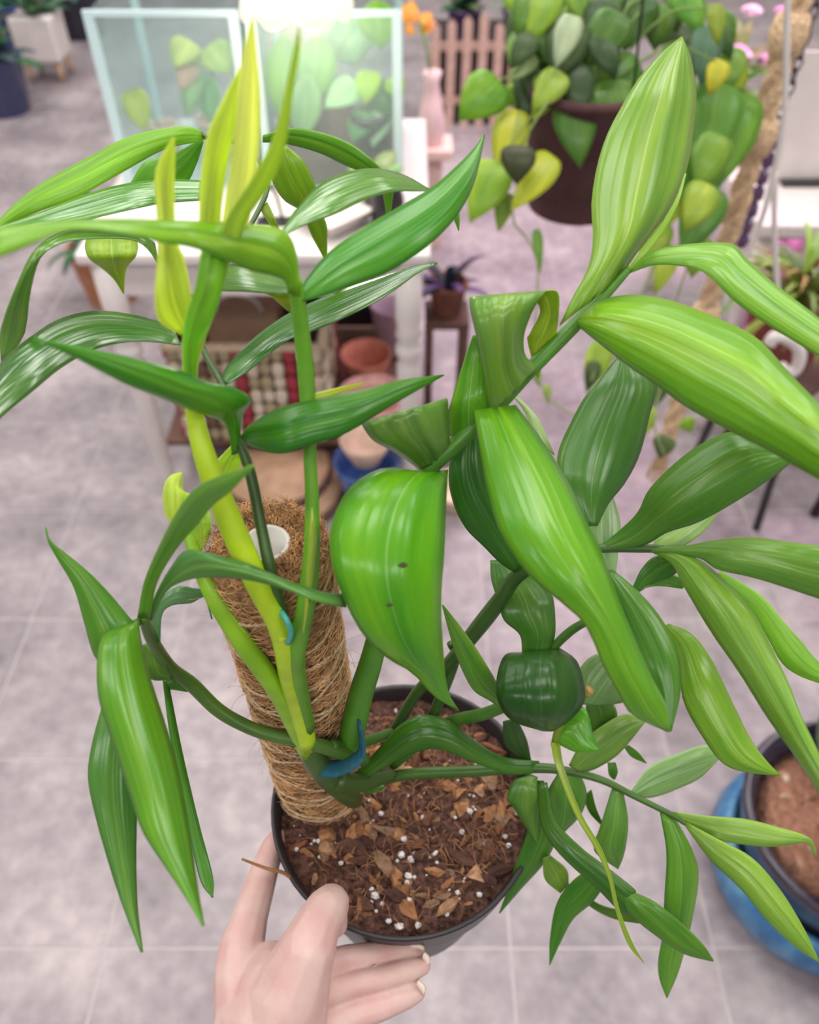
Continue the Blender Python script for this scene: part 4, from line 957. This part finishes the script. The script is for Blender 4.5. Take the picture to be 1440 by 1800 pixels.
# paper bag with white handles inside the basket
pb = thing('paper_bag', 'brown paper bag with white cord handles standing in the woven basket', 'bag', (-.37, 1.60, BZ0 + .009))
M['paper'] = plain('brown_paper', srgb(176, 142, 118), .85, noise_scale=30, noise_amt=.12)
o = box('bag', -.45, -.29, 1.55, 1.66, BZ0 + .009, BZ1 + .02, M['paper'], pb, .003)
for yy in (1.548, 1.662):
    tube('handle', [(-.42, yy, BZ1 + .015), (-.41, yy - .01, BZ1 + .05), (-.37, yy - .015, BZ1 + .07), (-.33, yy - .01, BZ1 + .05), (-.32, yy, BZ1 + .015)], .004, M['white'], pb, n=8, samples=20)
# wood slices below
M['wood'] = plain('wood_slice', srgb(196, 158, 128), .7, noise_scale=26, noise_amt=.22)
M['bark'] = plain('bark', srgb(110, 82, 68), .9, noise_scale=60, noise_amt=.4, bump=.6)
def slice_(label, c, r, h):
    t = thing('wood_slice', label, 'wood slice', c)
    lathe('disc', [(r * .95, 0), (r * .95, h), (0, h + .0005)], c, M['wood'], t, n=28)
    lathe('bark_edge', [(r * .95, .0), (r, .002), (r * 1.01, h * .5), (r, h - .002), (r * .95, h - .001)], c, M['bark'], t, n=28)
slice_('lower of two round wood slices on the floor under the basket', (-.30, 1.36, 0.0), .15, .026)
slice_('upper of two round wood slices stacked under the basket', (-.31, 1.39, .0275), .13, .026)
# pots stacked on the shelf and floor right of the basket
def bowl(name, label, c, r, h, col, cat='pot', mat='ceramic', foot=.55):
    t = thing(name, label, cat, c)
    lathe('body', [(r * foot, 0), (r * foot * 1.05, .003), (r * .86, h * .55), (r, h - .006), (r * 1.01, h), (r * .95, h), (r * .82, h * .6), (r * .5, .012), (0, .012)], c, M[mat], t, n=32, color=srgb(*col))
    lathe('foot_ring', [(r * foot * .98, -.0), (r * foot * 1.08, .0), (r * foot * 1.08, .008), (r * foot * .98, .008)], c, M[mat], t, n=32, color=srgb(*col))
    return t
def saucer(name, label, c, r, h, col, mat='ceramic'):
    t = thing(name, label, 'saucer', c)
    lathe('dish', [(r * .8, 0), (r * .85, .002), (r, h), (r * .96, h), (r * .8, .006), (0, .006)], c, M[mat], t, n=32, color=srgb(*col))
    return t
bowl('terracotta_bowl', 'dusty terracotta bowl on the shelf under the table', (-.105, 1.64, .091), .062, .10, (196, 128, 108), mat='matte')
bowl('pink_bowl', 'wide blush pink bowl under the right end of the table', (-.085, 1.50, .091), .08, .085, (228, 180, 170))
bowl('mauve_bowl', 'mauve grey bowl beside the pink bowl under the table', (-.04, 1.80, .091), .06, .14, (196, 174, 190))
bowl('clay_pot', 'tan clay pot on the floor under the pink bowl', (-.095, 1.33, 0.13), .055, .06, (212, 184, 166), mat='matte')
bowl('blue_pot', 'glossy blue pot on the floor at the foot of the white table', (-.095, 1.33, 0.0), .072, .128, (74, 104, 168))
# purple spiky plant on a brown stand right of the table
c = Vector((.085, 1.62, 0))
st = thing('plant_stand', 'dark brown wooden plant stand right of the white table', 'plant stand', c)
M['brownwood'] = plain('brown_wood', srgb(92, 62, 56), .6, noise_scale=30, noise_amt=.25)
box('stand_top', c.x - .05, c.x + .05, c.y - .05, c.y + .05, .30, .318, M['brownwood'], st, .003)
for sx in (-1, 1):
    for sy in (-1, 1): box('leg', c.x + sx * .04 - .009, c.x + sx * .04 + .009, c.y + sy * .04 - .009, c.y + sy * .04 + .009, 0, .30, M['brownwood'], st, .002)
t = pot_plant('spiky_plant', 'purple and dark green spiky plant on the brown stand', (c.x, c.y, .319), .032, .042, .075, (120, 78, 66), 16, .12, .018, (84, 92, 96), 5, spread=1.2, droop=.6, colvar=18, mat='matte')
for k, ch_ in enumerate([q for q in t.children if q.name.startswith('leaf')]):
    if k % 2: ch_.color = srgb(110, 76, 128)
bowl('white_bowl', 'white bowl on the floor beside the brown plant stand', (.13, 1.47, 0.0), .068, .085, (226, 218, 216))
bowl('cream_bowl', 'cream bowl with tan inside in front of the white bowl', (.105, 1.32, 0.0), .058, .06, (214, 190, 164))

# ------------------------------------------------------------------ picket planter and things behind
FB = G(840, 222, 0).y
M['picket'] = plain('picket_wood', srgb(196, 164, 150), .75, noise_scale=40, noise_amt=.18)
fence = thing('picket_planter', 'low planter box of pale wooden pickets', 'planter', (.3, FB + .2, 0))
box('inner_box', .09, .56, FB + .03, FB + .36, .01, .30, M['dark'], fence)
for k in range(8):
    x0 = .085 + k * .062; h = .40 + .012 * ((k * 5) % 4 - 1.5)
    v = [(x0, FB, 0.0), (x0 + .034, FB, 0.0), (x0 + .034, FB, h - .02), (x0 + .017, FB, h), (x0, FB, h - .02)]
    vs = v + [(a, b_ + .016, c_) for a, b_, c_ in v]
    fs = [(0, 1, 2, 3, 4), (9, 8, 7, 6, 5)] + [(i, i + 5, (i + 1) % 5 + 5, (i + 1) % 5) for i in range(5)]
    mk('picket', vs, fs, M['picket'], fence, smooth=False)
for hh in (.08, .28): box('rail', .08, .57, FB + .016, FB + .03, hh, hh + .03, M['picket'], fence, .002)
pot_plant('leafy_plant', 'dark green leafy plant growing out of the picket planter', (.22, FB + .18, .302), .05, .07, .09, (92, 72, 110), 16, .15, .05, (76, 120, 84), 21, spread=1.3)
pot_plant('leafy_plant', 'grey-green leafy plant at the right end of the picket planter', (.44, FB + .18, .302), .05, .07, .09, (150, 150, 160), 16, .15, .05, (120, 152, 124), 22, spread=1.3)
# pedestal and candle-like post left of the pickets
c = G(752, 300, 0)
ped = thing('pedestal', 'pale pink square wooden pedestal beside the picket planter', 'pedestal', (.06, 2.55, 0))
M['pinkwood'] = plain('pink_wood', srgb(226, 196, 186), .7, noise_scale=20, noise_amt=.1)
box('column', .03, .10, 2.50, 2.57, 0, .30, M['pinkwood'], ped, .003)
box('cap', .0, .13, 2.47, 2.60, .30, .33, M['pinkwood'], ped, .004)
fg = thing('figurine', 'white and pink glazed figurine vase on the pink pedestal', 'vase', (.065, 2.53, .331))
lathe('vase', [(.03, 0), (.035, .005), (.042, .06), (.03, .12), (.02, .17), (.028, .2), (.022, .2), (.015, .17), (0, .16)], (.065, 2.53, .331), M['ceramic'], fg, n=24, color=srgb(236, 206, 206))
tube('flower_stem', [(.065, 2.53, .49), (.05, 2.53, .58), (.03, 2.53, .66)], .004, M['stem'], fg, n=6, color=srgb(110, 150, 60))
for k, (px, py, tx, ty, w) in enumerate([(718, 40, 702, 5, 26), (725, 42, 722, 0, 26), (735, 45, 760, 22, 22), (728, 50, 712, 55, 24), (738, 60, 765, 35, 20)]):
    heart(fg, px, py, tx, ty, w, zY(py, 2.53), None, (226, 176, 60), shape='oval', name='petal')
# left: palm in a terracotta pot beyond the tanks
pp = G(182, 330, 0)
pot_plant('small_palm', 'small dark palm in a terracotta pot left of the tanks', (-.90, 2.2, 0), .07, .09, .17, (198, 138, 104), 18, .22, .022, (64, 110, 84), 31, spread=1.2, droop=.8, mat='matte')
# pale box stool far left
c = G(92, 138, 0)
stool = thing('planter_box', 'pale cube planter on short wooden legs at the far left', 'planter', (c.x, c.y, 0))
box('tub', c.x - .095, c.x + .095, c.y - .085, c.y + .095, .09, .27, M['white'], stool, .012)
for sx in (-1, 1):
    for sy in (-1, 1): lathe('leg', [(.009, 0), (.014, .09)], (c.x + sx * .07, c.y + .005 + sy * .065, 0), M['wood'], stool, n=10)
spray(stool, (c.x, c.y, .25), 12, .2, .05, (74, 112, 84), seed=77, spread=1.2)
for k, (px, py, pc, lc, lb) in enumerate([(12, 195, (64, 70, 110), (60, 92, 80), 'dark bushy plant in a navy pot at the left edge'), (28, 92, (58, 74, 130), (84, 128, 90), 'green plant in a blue pot behind the navy one'), (150, 62, (52, 50, 66), (70, 104, 92), 'dark leafy plant in a black pot behind the pale cube planter'), (-60, 60, (60, 62, 96), (92, 130, 108), 'grey-green plant at the far left back'), (122, 20, (70, 60, 90), (60, 100, 80), 'tall dark plant in a slate pot far behind the tanks'), (30, 10, (50, 60, 110), (96, 140, 104), 'light leafy plant far back at the left edge')]):
    c = G(px, py, 0)
    pot_plant('bushy_plant', lb, (c.x, c.y, 0), .10, .125, .22, pc, 22, (.22 if k < 3 else .29), .065, lc, 40 + k, spread=1.4)
rack = thing('shelf_rack', 'black metal shelf rack far behind the glass tanks', 'shelf', (-1.55, 5.75, 0))
box('dark_backing', -2.74, -.36, 5.93, 5.95, .0, .95, M['blackplastic'], rack)
for hh in (.08, .42, .80): box('shelf', -2.75, -.35, 5.55, 5.95, hh, hh + .025, M['blackplastic'], rack, .002)
for xx in (-2.74, -.38):
    for yy in (5.56, 5.92): box('post', xx, xx + .025, yy, yy + .025, 0, .95, M['blackplastic'], rack)
for k in range(6):
    pot_plant('shelf_plant', ['blue-green plant in the blue pot on the black rack, leftmost', 'dark green plant second from the left on the black rack', 'pale green plant in the white pot third on the black rack', 'green plant in the brown pot fourth on the black rack', 'bluish plant fifth from the left on the black rack', 'deep green plant at the right end of the black rack'][k], (-2.5 + k * .38, 5.74, .107), .06, .075, .13, [(60, 80, 140), (80, 70, 80), (210, 200, 196), (120, 90, 76), (70, 90, 130), (60, 60, 70)][k], 14, .16, .06, [(80, 124, 110), (56, 96, 66), (140, 176, 120), (86, 134, 80), (84, 120, 120), (50, 96, 70)][k], 60 + k, spread=1.3)
# orange/tan tall vase behind left tank
c = (-.335, 2.25, 0)
lathe_o = thing('tall_vase', 'tall tan vase standing behind the glass tanks', 'vase', c)
lathe('body', [(.06, 0), (.075, .02), (.10, .3), (.09, .6), (.055, .78), (.06, .84), (.05, .84), (.045, .78), (0, .7)], c, M['matte'], lathe_o, n=28, color=srgb(206, 170, 148))
lathe('rim', [(.055, .83), (.064, .835), (.064, .85), (.052, .85)], c, M['matte'], lathe_o, n=28, color=srgb(188, 150, 128))

# ------------------------------------------------------------------ hanging heart-leaf plant
ZP = 1.12
pc = P(1022, 258, ZP + .03)
hang = thing('hanging_plant', 'trailing heart-leaved plant in a dark brown hanging pot', 'plant', pc - Vector((0, 0, .07)))
small_pot('pot', hang, pc - Vector((0, 0, .085)), .066, .084, .17, (84, 58, 58), 'matte')
pt_ = pc + Vector((0, 0, .07))
HL = [(872, 148, 806, 212, 84, 1.06, (104, 168, 48)), (905, 205, 876, 325, 64, 1.08, (172, 190, 54)), (912, 262, 908, 325, 62, 1.03, (62, 72, 52)), (965, 282, 898, 372, 58, 1.06, (172, 192, 56)), (872, 296, 826, 392, 74, 1.08, (130, 180, 50)), (890, 345, 876, 408, 34, 1.1, (128, 168, 74)), (1008, 182, 1020, 296, 76, 1.05, (70, 124, 50)), (975, 140, 936, 214, 48, 1.05, (150, 186, 66)), (1006, 36, 976, 122, 46, 1.0, (176, 196, 172)), (962, -10, 930, 78, 62, 1.02, (132, 180, 58)), (952, 62, 952, 130, 44, 1.05, (62, 92, 66)), (936, 100, 896, 142, 34, 1.05, (172, 198, 150)), (1062, 56, 1056, 112, 52, 1.07, (58, 84, 62)), (1088, 104, 1078, 244, 84, 1.1, (78, 142, 56)), (1130, 0, 1096, 92, 72, 1.08, (64, 112, 58)), (1200, -20, 1234, 62, 64, 1.05, (88, 160, 60)), (1258, 14, 1262, 84, 34, 1.0, (130, 160, 60)), (1246, 56, 1232, 154, 56, 1.06, (84, 124, 104)), (1268, 112, 1246, 168, 40, 1.04, (190, 196, 64)), (1262, 160, 1236, 300, 104, 1.1, (82, 146, 58)), (1306, 180, 1262, 332, 84, 1.12, (96, 160, 60)), (1230, 262, 1228, 388, 92, 1.1, (72, 136, 52)), (1192, 325, 1160, 412, 56, 1.12, (150, 184, 70)), (1250, 340, 1196, 452, 78, 1.12, (84, 146, 64)), (1160, 396, 1130, 470, 58, 1.12, (130, 170, 66)), (1060, 170, 1030, 240, 60, 1.09, (88, 140, 66)), (1160, 20, 1150, 90, 60, 1.1, (78, 128, 62)), (1190, 100, 1205, 180, 60, 1.12, (66, 118, 60)), (915, 160, 880, 185, 40, 1.1, (120, 170, 70)), (985, 205, 960, 270, 46, 1.1, (96, 140, 60)), (1020, -20, 1040, 60, 60, 1.04, (120, 170, 70)), (905, -20, 920, 40, 50, 1.06, (120, 176, 70)), (1000, 100, 985, 160, 40, 1.04, (104, 150, 84)), (1110, 240, 1090, 330, 60, 1.12, (70, 126, 56)), (1290, 90, 1280, 165, 50, 1.1, (110, 160, 80)), (1230, 420, 1215, 490, 52, 1.13, (120, 160, 70)), (1180, 440, 1150, 520, 40, 1.13, (150, 180, 70)), (1060, 610, 1030, 690, 46, 1.2, (140, 180, 66)), (944, 410, 950, 482, 18, 1.12, (92, 150, 60)), (1045, 640, 1032, 690, 28, 1.2, (62, 92, 58)), (1168, 640, 1150, 720, 46, 1.22, (70, 104, 62)), (1140, 720, 1130, 770, 34, 1.22, (140, 180, 66)), (1205, 738, 1216, 760, 30, 1.22, (120, 170, 66)), (1170, 770, 1160, 806, 40, 1.24, (84, 112, 80)), (942, 650, 948, 680, 16, 1.2, (120, 170, 70)), (960, 680, 965, 712, 14, 1.2, (140, 180, 90))]
for k, (bx, by, tx, ty, w, z, col) in enumerate(HL):
    if k < 38 and k % 2 == 0:
        vb = P(bx, by, z)
        stv = tube('stalk', [pt_ + Vector((0, 0, -.01)), pt_.lerp(vb, .55) + Vector((0, 0, .035)), vb], [.0016, .0014, .0012], M['stem'], hang, n=6, samples=8, color=srgb(120, 146, 70))
    heart(hang, bx, by, tx, ty, w, z, z + .02, col, fold=.006)
rdl = random.Random(14)
for k in range(52):
    bx, by = rdl.uniform(900, 1290), rdl.uniform(-30, 190)
    a = rdl.uniform(.9, 2.2); l = rdl.uniform(60, 105); z = rdl.uniform(1.06, 1.16)
    if 24 < k < 34: bx, by = rdl.uniform(1120, 1300), rdl.uniform(180, 400)
    if k >= 34: bx, by, z = rdl.uniform(930, 1100), rdl.uniform(-20, 150), rdl.uniform(1.02, 1.08)
    heart(hang, bx, by, bx + l * math.cos(a), by + l * math.sin(a), l * rdl.uniform(.62, .8), z, z + .02, rdl.choice([(70, 124, 56), (58, 104, 56), (88, 142, 60), (110, 160, 60), (64, 96, 66), (48, 84, 52), (140, 176, 70)]), fold=.006)
for pts in ([(905, 395, 1.1), (930, 425, 1.12), (945, 470, 1.13), (942, 560, 1.17), (940, 640, 1.2), (965, 700, 1.2), (1010, 730, 1.2)], [(1160, 440, 1.12), (1110, 560, 1.17), (1060, 610, 1.2), (1040, 670, 1.2)], [(1215, 450, 1.13), (1180, 560, 1.18), (1165, 660, 1.22), (1150, 740, 1.22), (1168, 800, 1.24)], [(895, 340, 1.09), (905, 395, 1.1)]):
    tube('vine', [P(*q) for q in pts], .0016, M['stem'], hang, n=6, samples=24, color=srgb(140, 150, 100))
for q in ((-.075, 0), (.045, .06), (.045, -.06)):
    tube('hanger_wire', [pc + Vector((q[0], q[1], .075)), Vector((pc.x, pc.y, pc.z + .75))], .0018, M['blackplastic'], hang, n=6)
tube('hanger_wire', [Vector((pc.x, pc.y, pc.z + .74)), Vector((pc.x, pc.y, CEIL))], .002, M['blackplastic'], hang, n=6)

# ------------------------------------------------------------------ jute rope, chain and the white plant table at the right
RY = 1.22
rx = B(1345, 200, RY).x
rope = thing('rope_hanger', 'thick knotted jute rope hanging down at the right', 'rope', (rx, RY, B(1170, 790, RY).z))
M['jute'] = plain('jute_rope', srgb(222, 190, 154), .9, spec=.15, noise_scale=160, noise_amt=.35, bump=.8)
ztop, zbot = CEIL, B(1168, 790, RY).z
for k in range(3):
    pts = []
    n_ = 150
    for i in range(n_):
        s = i / (n_ - 1); zz = zbot + (ztop - zbot) * s
        a = 2 * PI * k / 3 + zz * 46
        rr = .0085 + .001 * math.sin(zz * 60)
        pts.append((rx + rr * math.cos(a), RY + rr * math.sin(a), zz))
    tube('strand', pts, .0098, M['jute'], rope, n=8)
for py in (240, 60, 560):
    q = B(1345, py, RY)
    lathe('knot', [(.012, -.03), (.022, -.022), (.026, 0), (.022, .022), (.012, .03)], (rx, RY, q.z), M['jute'], rope, n=16)
def tassel(k):
    a = rnd.random() * 6.3
    return [(rx + (.008 + .004 * i) * math.cos(a), RY + (.008 + .004 * i) * math.sin(a), zbot - .025 * i) for i in range(4)]
fibres('tassel', tassel, 60, rope, M['jute'], .0012)
cx = B(1400, 120, 1.28).x
chain = thing('bead_chain', 'dark metal chain with purple glass beads beside the rope', 'chain', (cx, 1.28, B(1325, 420, 1.28).z))
M['metal'] = plain('dark_metal', srgb(64, 56, 66), .35, metal=.3)
z0_, z1_ = B(1330, 430, 1.28).z, CEIL
M['bead'] = plain('purple_glass', srgb(92, 66, 104), .15)
tor = bpy.data.meshes.new('link'); lv, lf = [], []
for i in range(16):
    a = 2 * PI * i / 16
    for j in range(6):
        b_ = 2 * PI * j / 6
        r_ = .006 + .0016 * math.cos(b_)
        lv.append((r_ * math.cos(a), .0016 * math.sin(b_), r_ * math.sin(a) * 1.7))
for i in range(16):
    for j in range(6): lf.append((i * 6 + j, ((i + 1) % 16) * 6 + j, ((i + 1) % 16) * 6 + (j + 1) % 6, i * 6 + (j + 1) % 6))
tor.from_pydata(lv, [], lf); tor.materials.append(M['metal']); tor.polygons.foreach_set('use_smooth', [True] * len(lf))
zz, k = z1_ - .012, 0
zbead = B(1375, 220, 1.28).z
while zz > zbead:
    place('link', tor, (cx, 1.28, zz), chain, None, (0, 0, (k % 2) * PI / 2)); zz -= .0165; k += 1
bme = lump_mesh('bead', .011, .011, .014, .12, M['bead'], 2, 5)
while zz > z0_:
    place('bead', bme, (cx, 1.28, zz - .012), chain, None, (0, 0, k)); zz -= .027; k += 1

# white table at the right edge
WX, WY = .70, 1.55
wt = thing('side_table', 'white wooden plant table at the right edge', 'table', (.95, 1.9, 0))
wtop = .56
box('table_top', WX, 1.5, WY, 2.3, wtop - .03, wtop, M['white'], wt, .006)
box('apron', WX + .03, 1.47, WY + .02, WY + .04, wtop - .11, wtop - .03, M['white'], wt, .002)
for xx in (WX + .04, 1.46):
    for yy in (WY + .04, 2.26): lathe('leg', [(.015, 0), (.022, .04), (.018, .1), (.026, .2), (.02, .32), (.028, .36), (.028, wtop - .03)], (xx, yy, 0), M['white'], wt, n=16)
card = thing('price_card', 'plain white card standing on the white side table', 'card', (.86, 1.75, wtop))
box('card', .76, 1.02, 1.74, 1.745, wtop + .01, wtop + .26, M['white'], card, .001)
box('stand', .80, .98, 1.72, 1.77, wtop, wtop + .01, M['blackplastic'], card, .001)
M['pinkcloth'] = plain('pink_fabric', srgb(226, 132, 196), .8, noise_scale=30, noise_amt=.15)
cl = thing('pink_ribbon', 'bright pink ribbon hanging from the white side table', 'ribbon', (.745, WY, .2))
for k, (x0, x1) in enumerate(((.735, .757), (.765, .80))):
    pts = []
    vs, fs = [], []
    for i in range(12):
        zz = wtop - .03 - i * .03
        yy = WY + .005 + .006 * math.sin(i * .9 + k) - .008
        vs += [(x0 + .004 * math.sin(i), yy, zz), (x1 + .004 * math.sin(i + 1), yy, zz)]
    fs = [(2 * i, 2 * i + 1, 2 * i + 3, 2 * i + 2) for i in range(11)]
    solid(mk('strip', vs, fs, M['pinkcloth'], cl), .0012)
# flowers on the white table
ft = pot_plant('flowering_plant', 'pink and white flowering plant on the white side table', (.73, 2.05, wtop), .04, .055, .09, (214, 200, 196), 18, .17, .04, (128, 160, 90), 81, spread=1.4)
M['petal'] = objcolor('petal', rough=.6, amt=.1)
fme = lump_mesh('flower', .02, .02, .012, .25, M['petal'], 2, 12)
for k in range(10):
    a = k * 2.4; rr = .03 + .011 * k
    place('flower', fme, (.73 + rr * math.cos(a), 2.05 + rr * math.sin(a) * .7, wtop + .16 + .02 * ((k * 3) % 5)), ft, srgb(*[(236, 190, 220), (240, 226, 230), (226, 150, 206)][k % 3]))
# green mossy fern in a red-brown pot, with a white cord
c = (.71, 1.32, .40)
stn = thing('plant_stool', 'dark stool with thin legs under the red-brown pot at the right', 'stool', (.71, 1.32, 0))
lathe('seat', [(.09, .37), (.10, .375), (.10, .395), (0, .40)], (.71, 1.32, 0), M['brownwood'], stn, n=24)
for a in (.6, 2.2, 3.8, 5.4): tube('leg', [(.71 + .07 * math.cos(a), 1.32 + .07 * math.sin(a), .373), (.71 + .10 * math.cos(a), 1.32 + .10 * math.sin(a), 0)], .009, M['blackplastic'], stn, n=8)
fern = thing('feathery_fern', 'feathery yellow-green fern in a red-brown pot at the right edge', 'plant', c)
small_pot('pot', fern, c, .06, .08, .13, (150, 84, 78), 'matte')
spray(fern, (c[0], c[1], c[2] + .12), 70, .19, .011, (150, 168, 86), seed=91, spread=1.6, droop=.9, colvar=26)
cord = thing('macrame_hanger', 'white macrame plant hanger with a curled loop at the right', 'hanger', B(1380, 650, 1.15))
CZ = lambda px, py: B(px, py, 1.16)
tube('cord', [CZ(1385, -60), CZ(1380, 180), CZ(1362, 300), CZ(1330, 410), CZ(1270, 540)], .0045, M['white'], cord, n=8, samples=40)
tube('cord', [CZ(1362, 300), CZ(1362, 420), CZ(1368, 520), CZ(1372, 590)], .0045, M['white'], cord, n=8, samples=30)
tube('loop', [CZ(1352, 605), CZ(1362, 592), CZ(1385, 595), CZ(1405, 615), CZ(1402, 645), CZ(1385, 656), CZ(1372, 645)], .011, M['white'], cord, n=10, samples=30)
# blue bits of pottery near the right edge
bowl('navy_pot', 'small navy pot on the floor at the right edge', (.98, 1.12, 0), .07, .11, (62, 84, 150))

# dark chair leg at the right
chx = G(1432, 905, 0)
chair = thing('metal_stool', 'dark metal stool with splayed legs at the right edge', 'stool', (chx.x + .13, chx.y + .13, 0))
for sx in (-1, 1):
    for sy in (-1, 1): tube('leg', [(chx.x + .13 + sx * .13, chx.y + .13 + sy * .13, 0), (chx.x + .13 + sx * .09, chx.y + .13 + sy * .09, .43)], .012, M['metal'], chair, n=10)
lathe('seat', [(.11, .43), (.12, .435), (.12, .45), (0, .455)], (chx.x + .13, chx.y + .13, 0), M['metal'], chair, n=28)

# ------------------------------------------------------------------ blue glazed planter on the floor, lower right
BPc = Vector((.628, .485, 0))
bp_ = thing('blue_planter', 'round blue glazed planter with a dark inner pot on the floor', 'planter', BPc)
M['blueglaze'], nt, b = newmat('blue_glaze')
tc = N(nt, 'ShaderNodeTexCoord'); n1 = N(nt, 'ShaderNodeTexNoise'); n1.inputs['Scale'].default_value = 26; n1.inputs['Detail'].default_value = 8
mp_ = N(nt, 'ShaderNodeMapping'); mp_.inputs['Scale'].default_value = (1, 1, .5); nt.links.new(tc.outputs['Object'], mp_.inputs[0]); nt.links.new(mp_.outputs[0], n1.inputs['Vector'])
rp = N(nt, 'ShaderNodeValToRGB'); e = rp.color_ramp.elements; e[0].position = .35; e[0].color = srgb(40, 92, 140); e[1].position = .68; e[1].color = srgb(96, 150, 186)
k_ = e.new(.5); k_.color = srgb(58, 116, 166)
nt.links.new(n1.outputs['Fac'], rp.inputs[0]); nt.links.new(rp.outputs[0], b.inputs['Base Color']); b.inputs['Roughness'].default_value = .3
M['darkglaze'] = plain('dark_glaze', srgb(50, 44, 58), .15, noise_scale=30, noise_amt=.15)
lathe('outer_pot', [(.11, 0), (.125, .004), (.155, .035), (.165, .07), (.16, .10), (.15, .12), (.14, .12), (.14, .09), (0, .08)], BPc, M['blueglaze'], bp_, n=56)
lathe('inner_pot', [(.11, .085), (.13, .10), (.142, .15), (.152, .20), (.156, .215), (.152, .222), (.140, .215), (.128, .18), (.12, .17), (0, .17)], BPc, M['darkglaze'], bp_, n=56)
M['gravel'] = plain('brown_gravel', srgb(140, 100, 82), .95, spec=.2, noise_scale=120, noise_amt=.4, bump=.8)
sl = lathe('soil', [(.130, .185), (.10, .192), (.05, .188), (0, .191)], BPc, M['gravel'], bp_, n=40)
rd = random.Random(8)
for k in range(60):
    r, a = .12 * math.sqrt(rd.random()), rd.random() * 6.3; s = rd.uniform(.5, 1.4)
    place('bark_chip', rd.choice(chips), (BPc.x + r * math.cos(a), BPc.y + r * math.sin(a), .191), sl, srgb(*rd.choice([(176, 140, 116), (150, 108, 86), (200, 176, 158), (120, 86, 70)])), (rd.random(), rd.random(), rd.random() * 6), (s * 1.6, s * 1.6, s * 1.6))
for k, (a, l) in enumerate(((4.3, .15), (5.4, .16), (.4, .16), (1.5, .15))):
    d = Vector((math.cos(a), math.sin(a), 0)); sd = Vector((-d.y, d.x, 0))
    vs, fs, uv = [], [], []
    for i in range(12):
        s = i / 11; w = .09 * math.sin(PI * (0.05 + .93 * s)) ** .8
        p = BPc + Vector((0, 0, .21)) + d * (.02 + l * s) + Vector((0, 0, .06 * math.sin(s * 2.2)))
        for u in (0, .25, .5, .75, 1): vs.append(p + sd * w * (u - .5) + Vector((0, 0, -.02 * abs(u - .5)))); uv.append((u, s))
    for i in range(11):
        for j in range(4): q = i * 5 + j; fs.append((q, q + 1, q + 6, q + 5))
    solid(mk('leaf', vs, fs, M['bgleaf'], bp_, uvs=uv, color=srgb(64, 96, 66)), .0008)
    tube('stalk', [BPc + Vector((0, 0, .185)), BPc + Vector((0, 0, .205)) + d * .012, vs[2]], .0025, M['stem'], bp_, n=6, color=srgb(80, 110, 70))
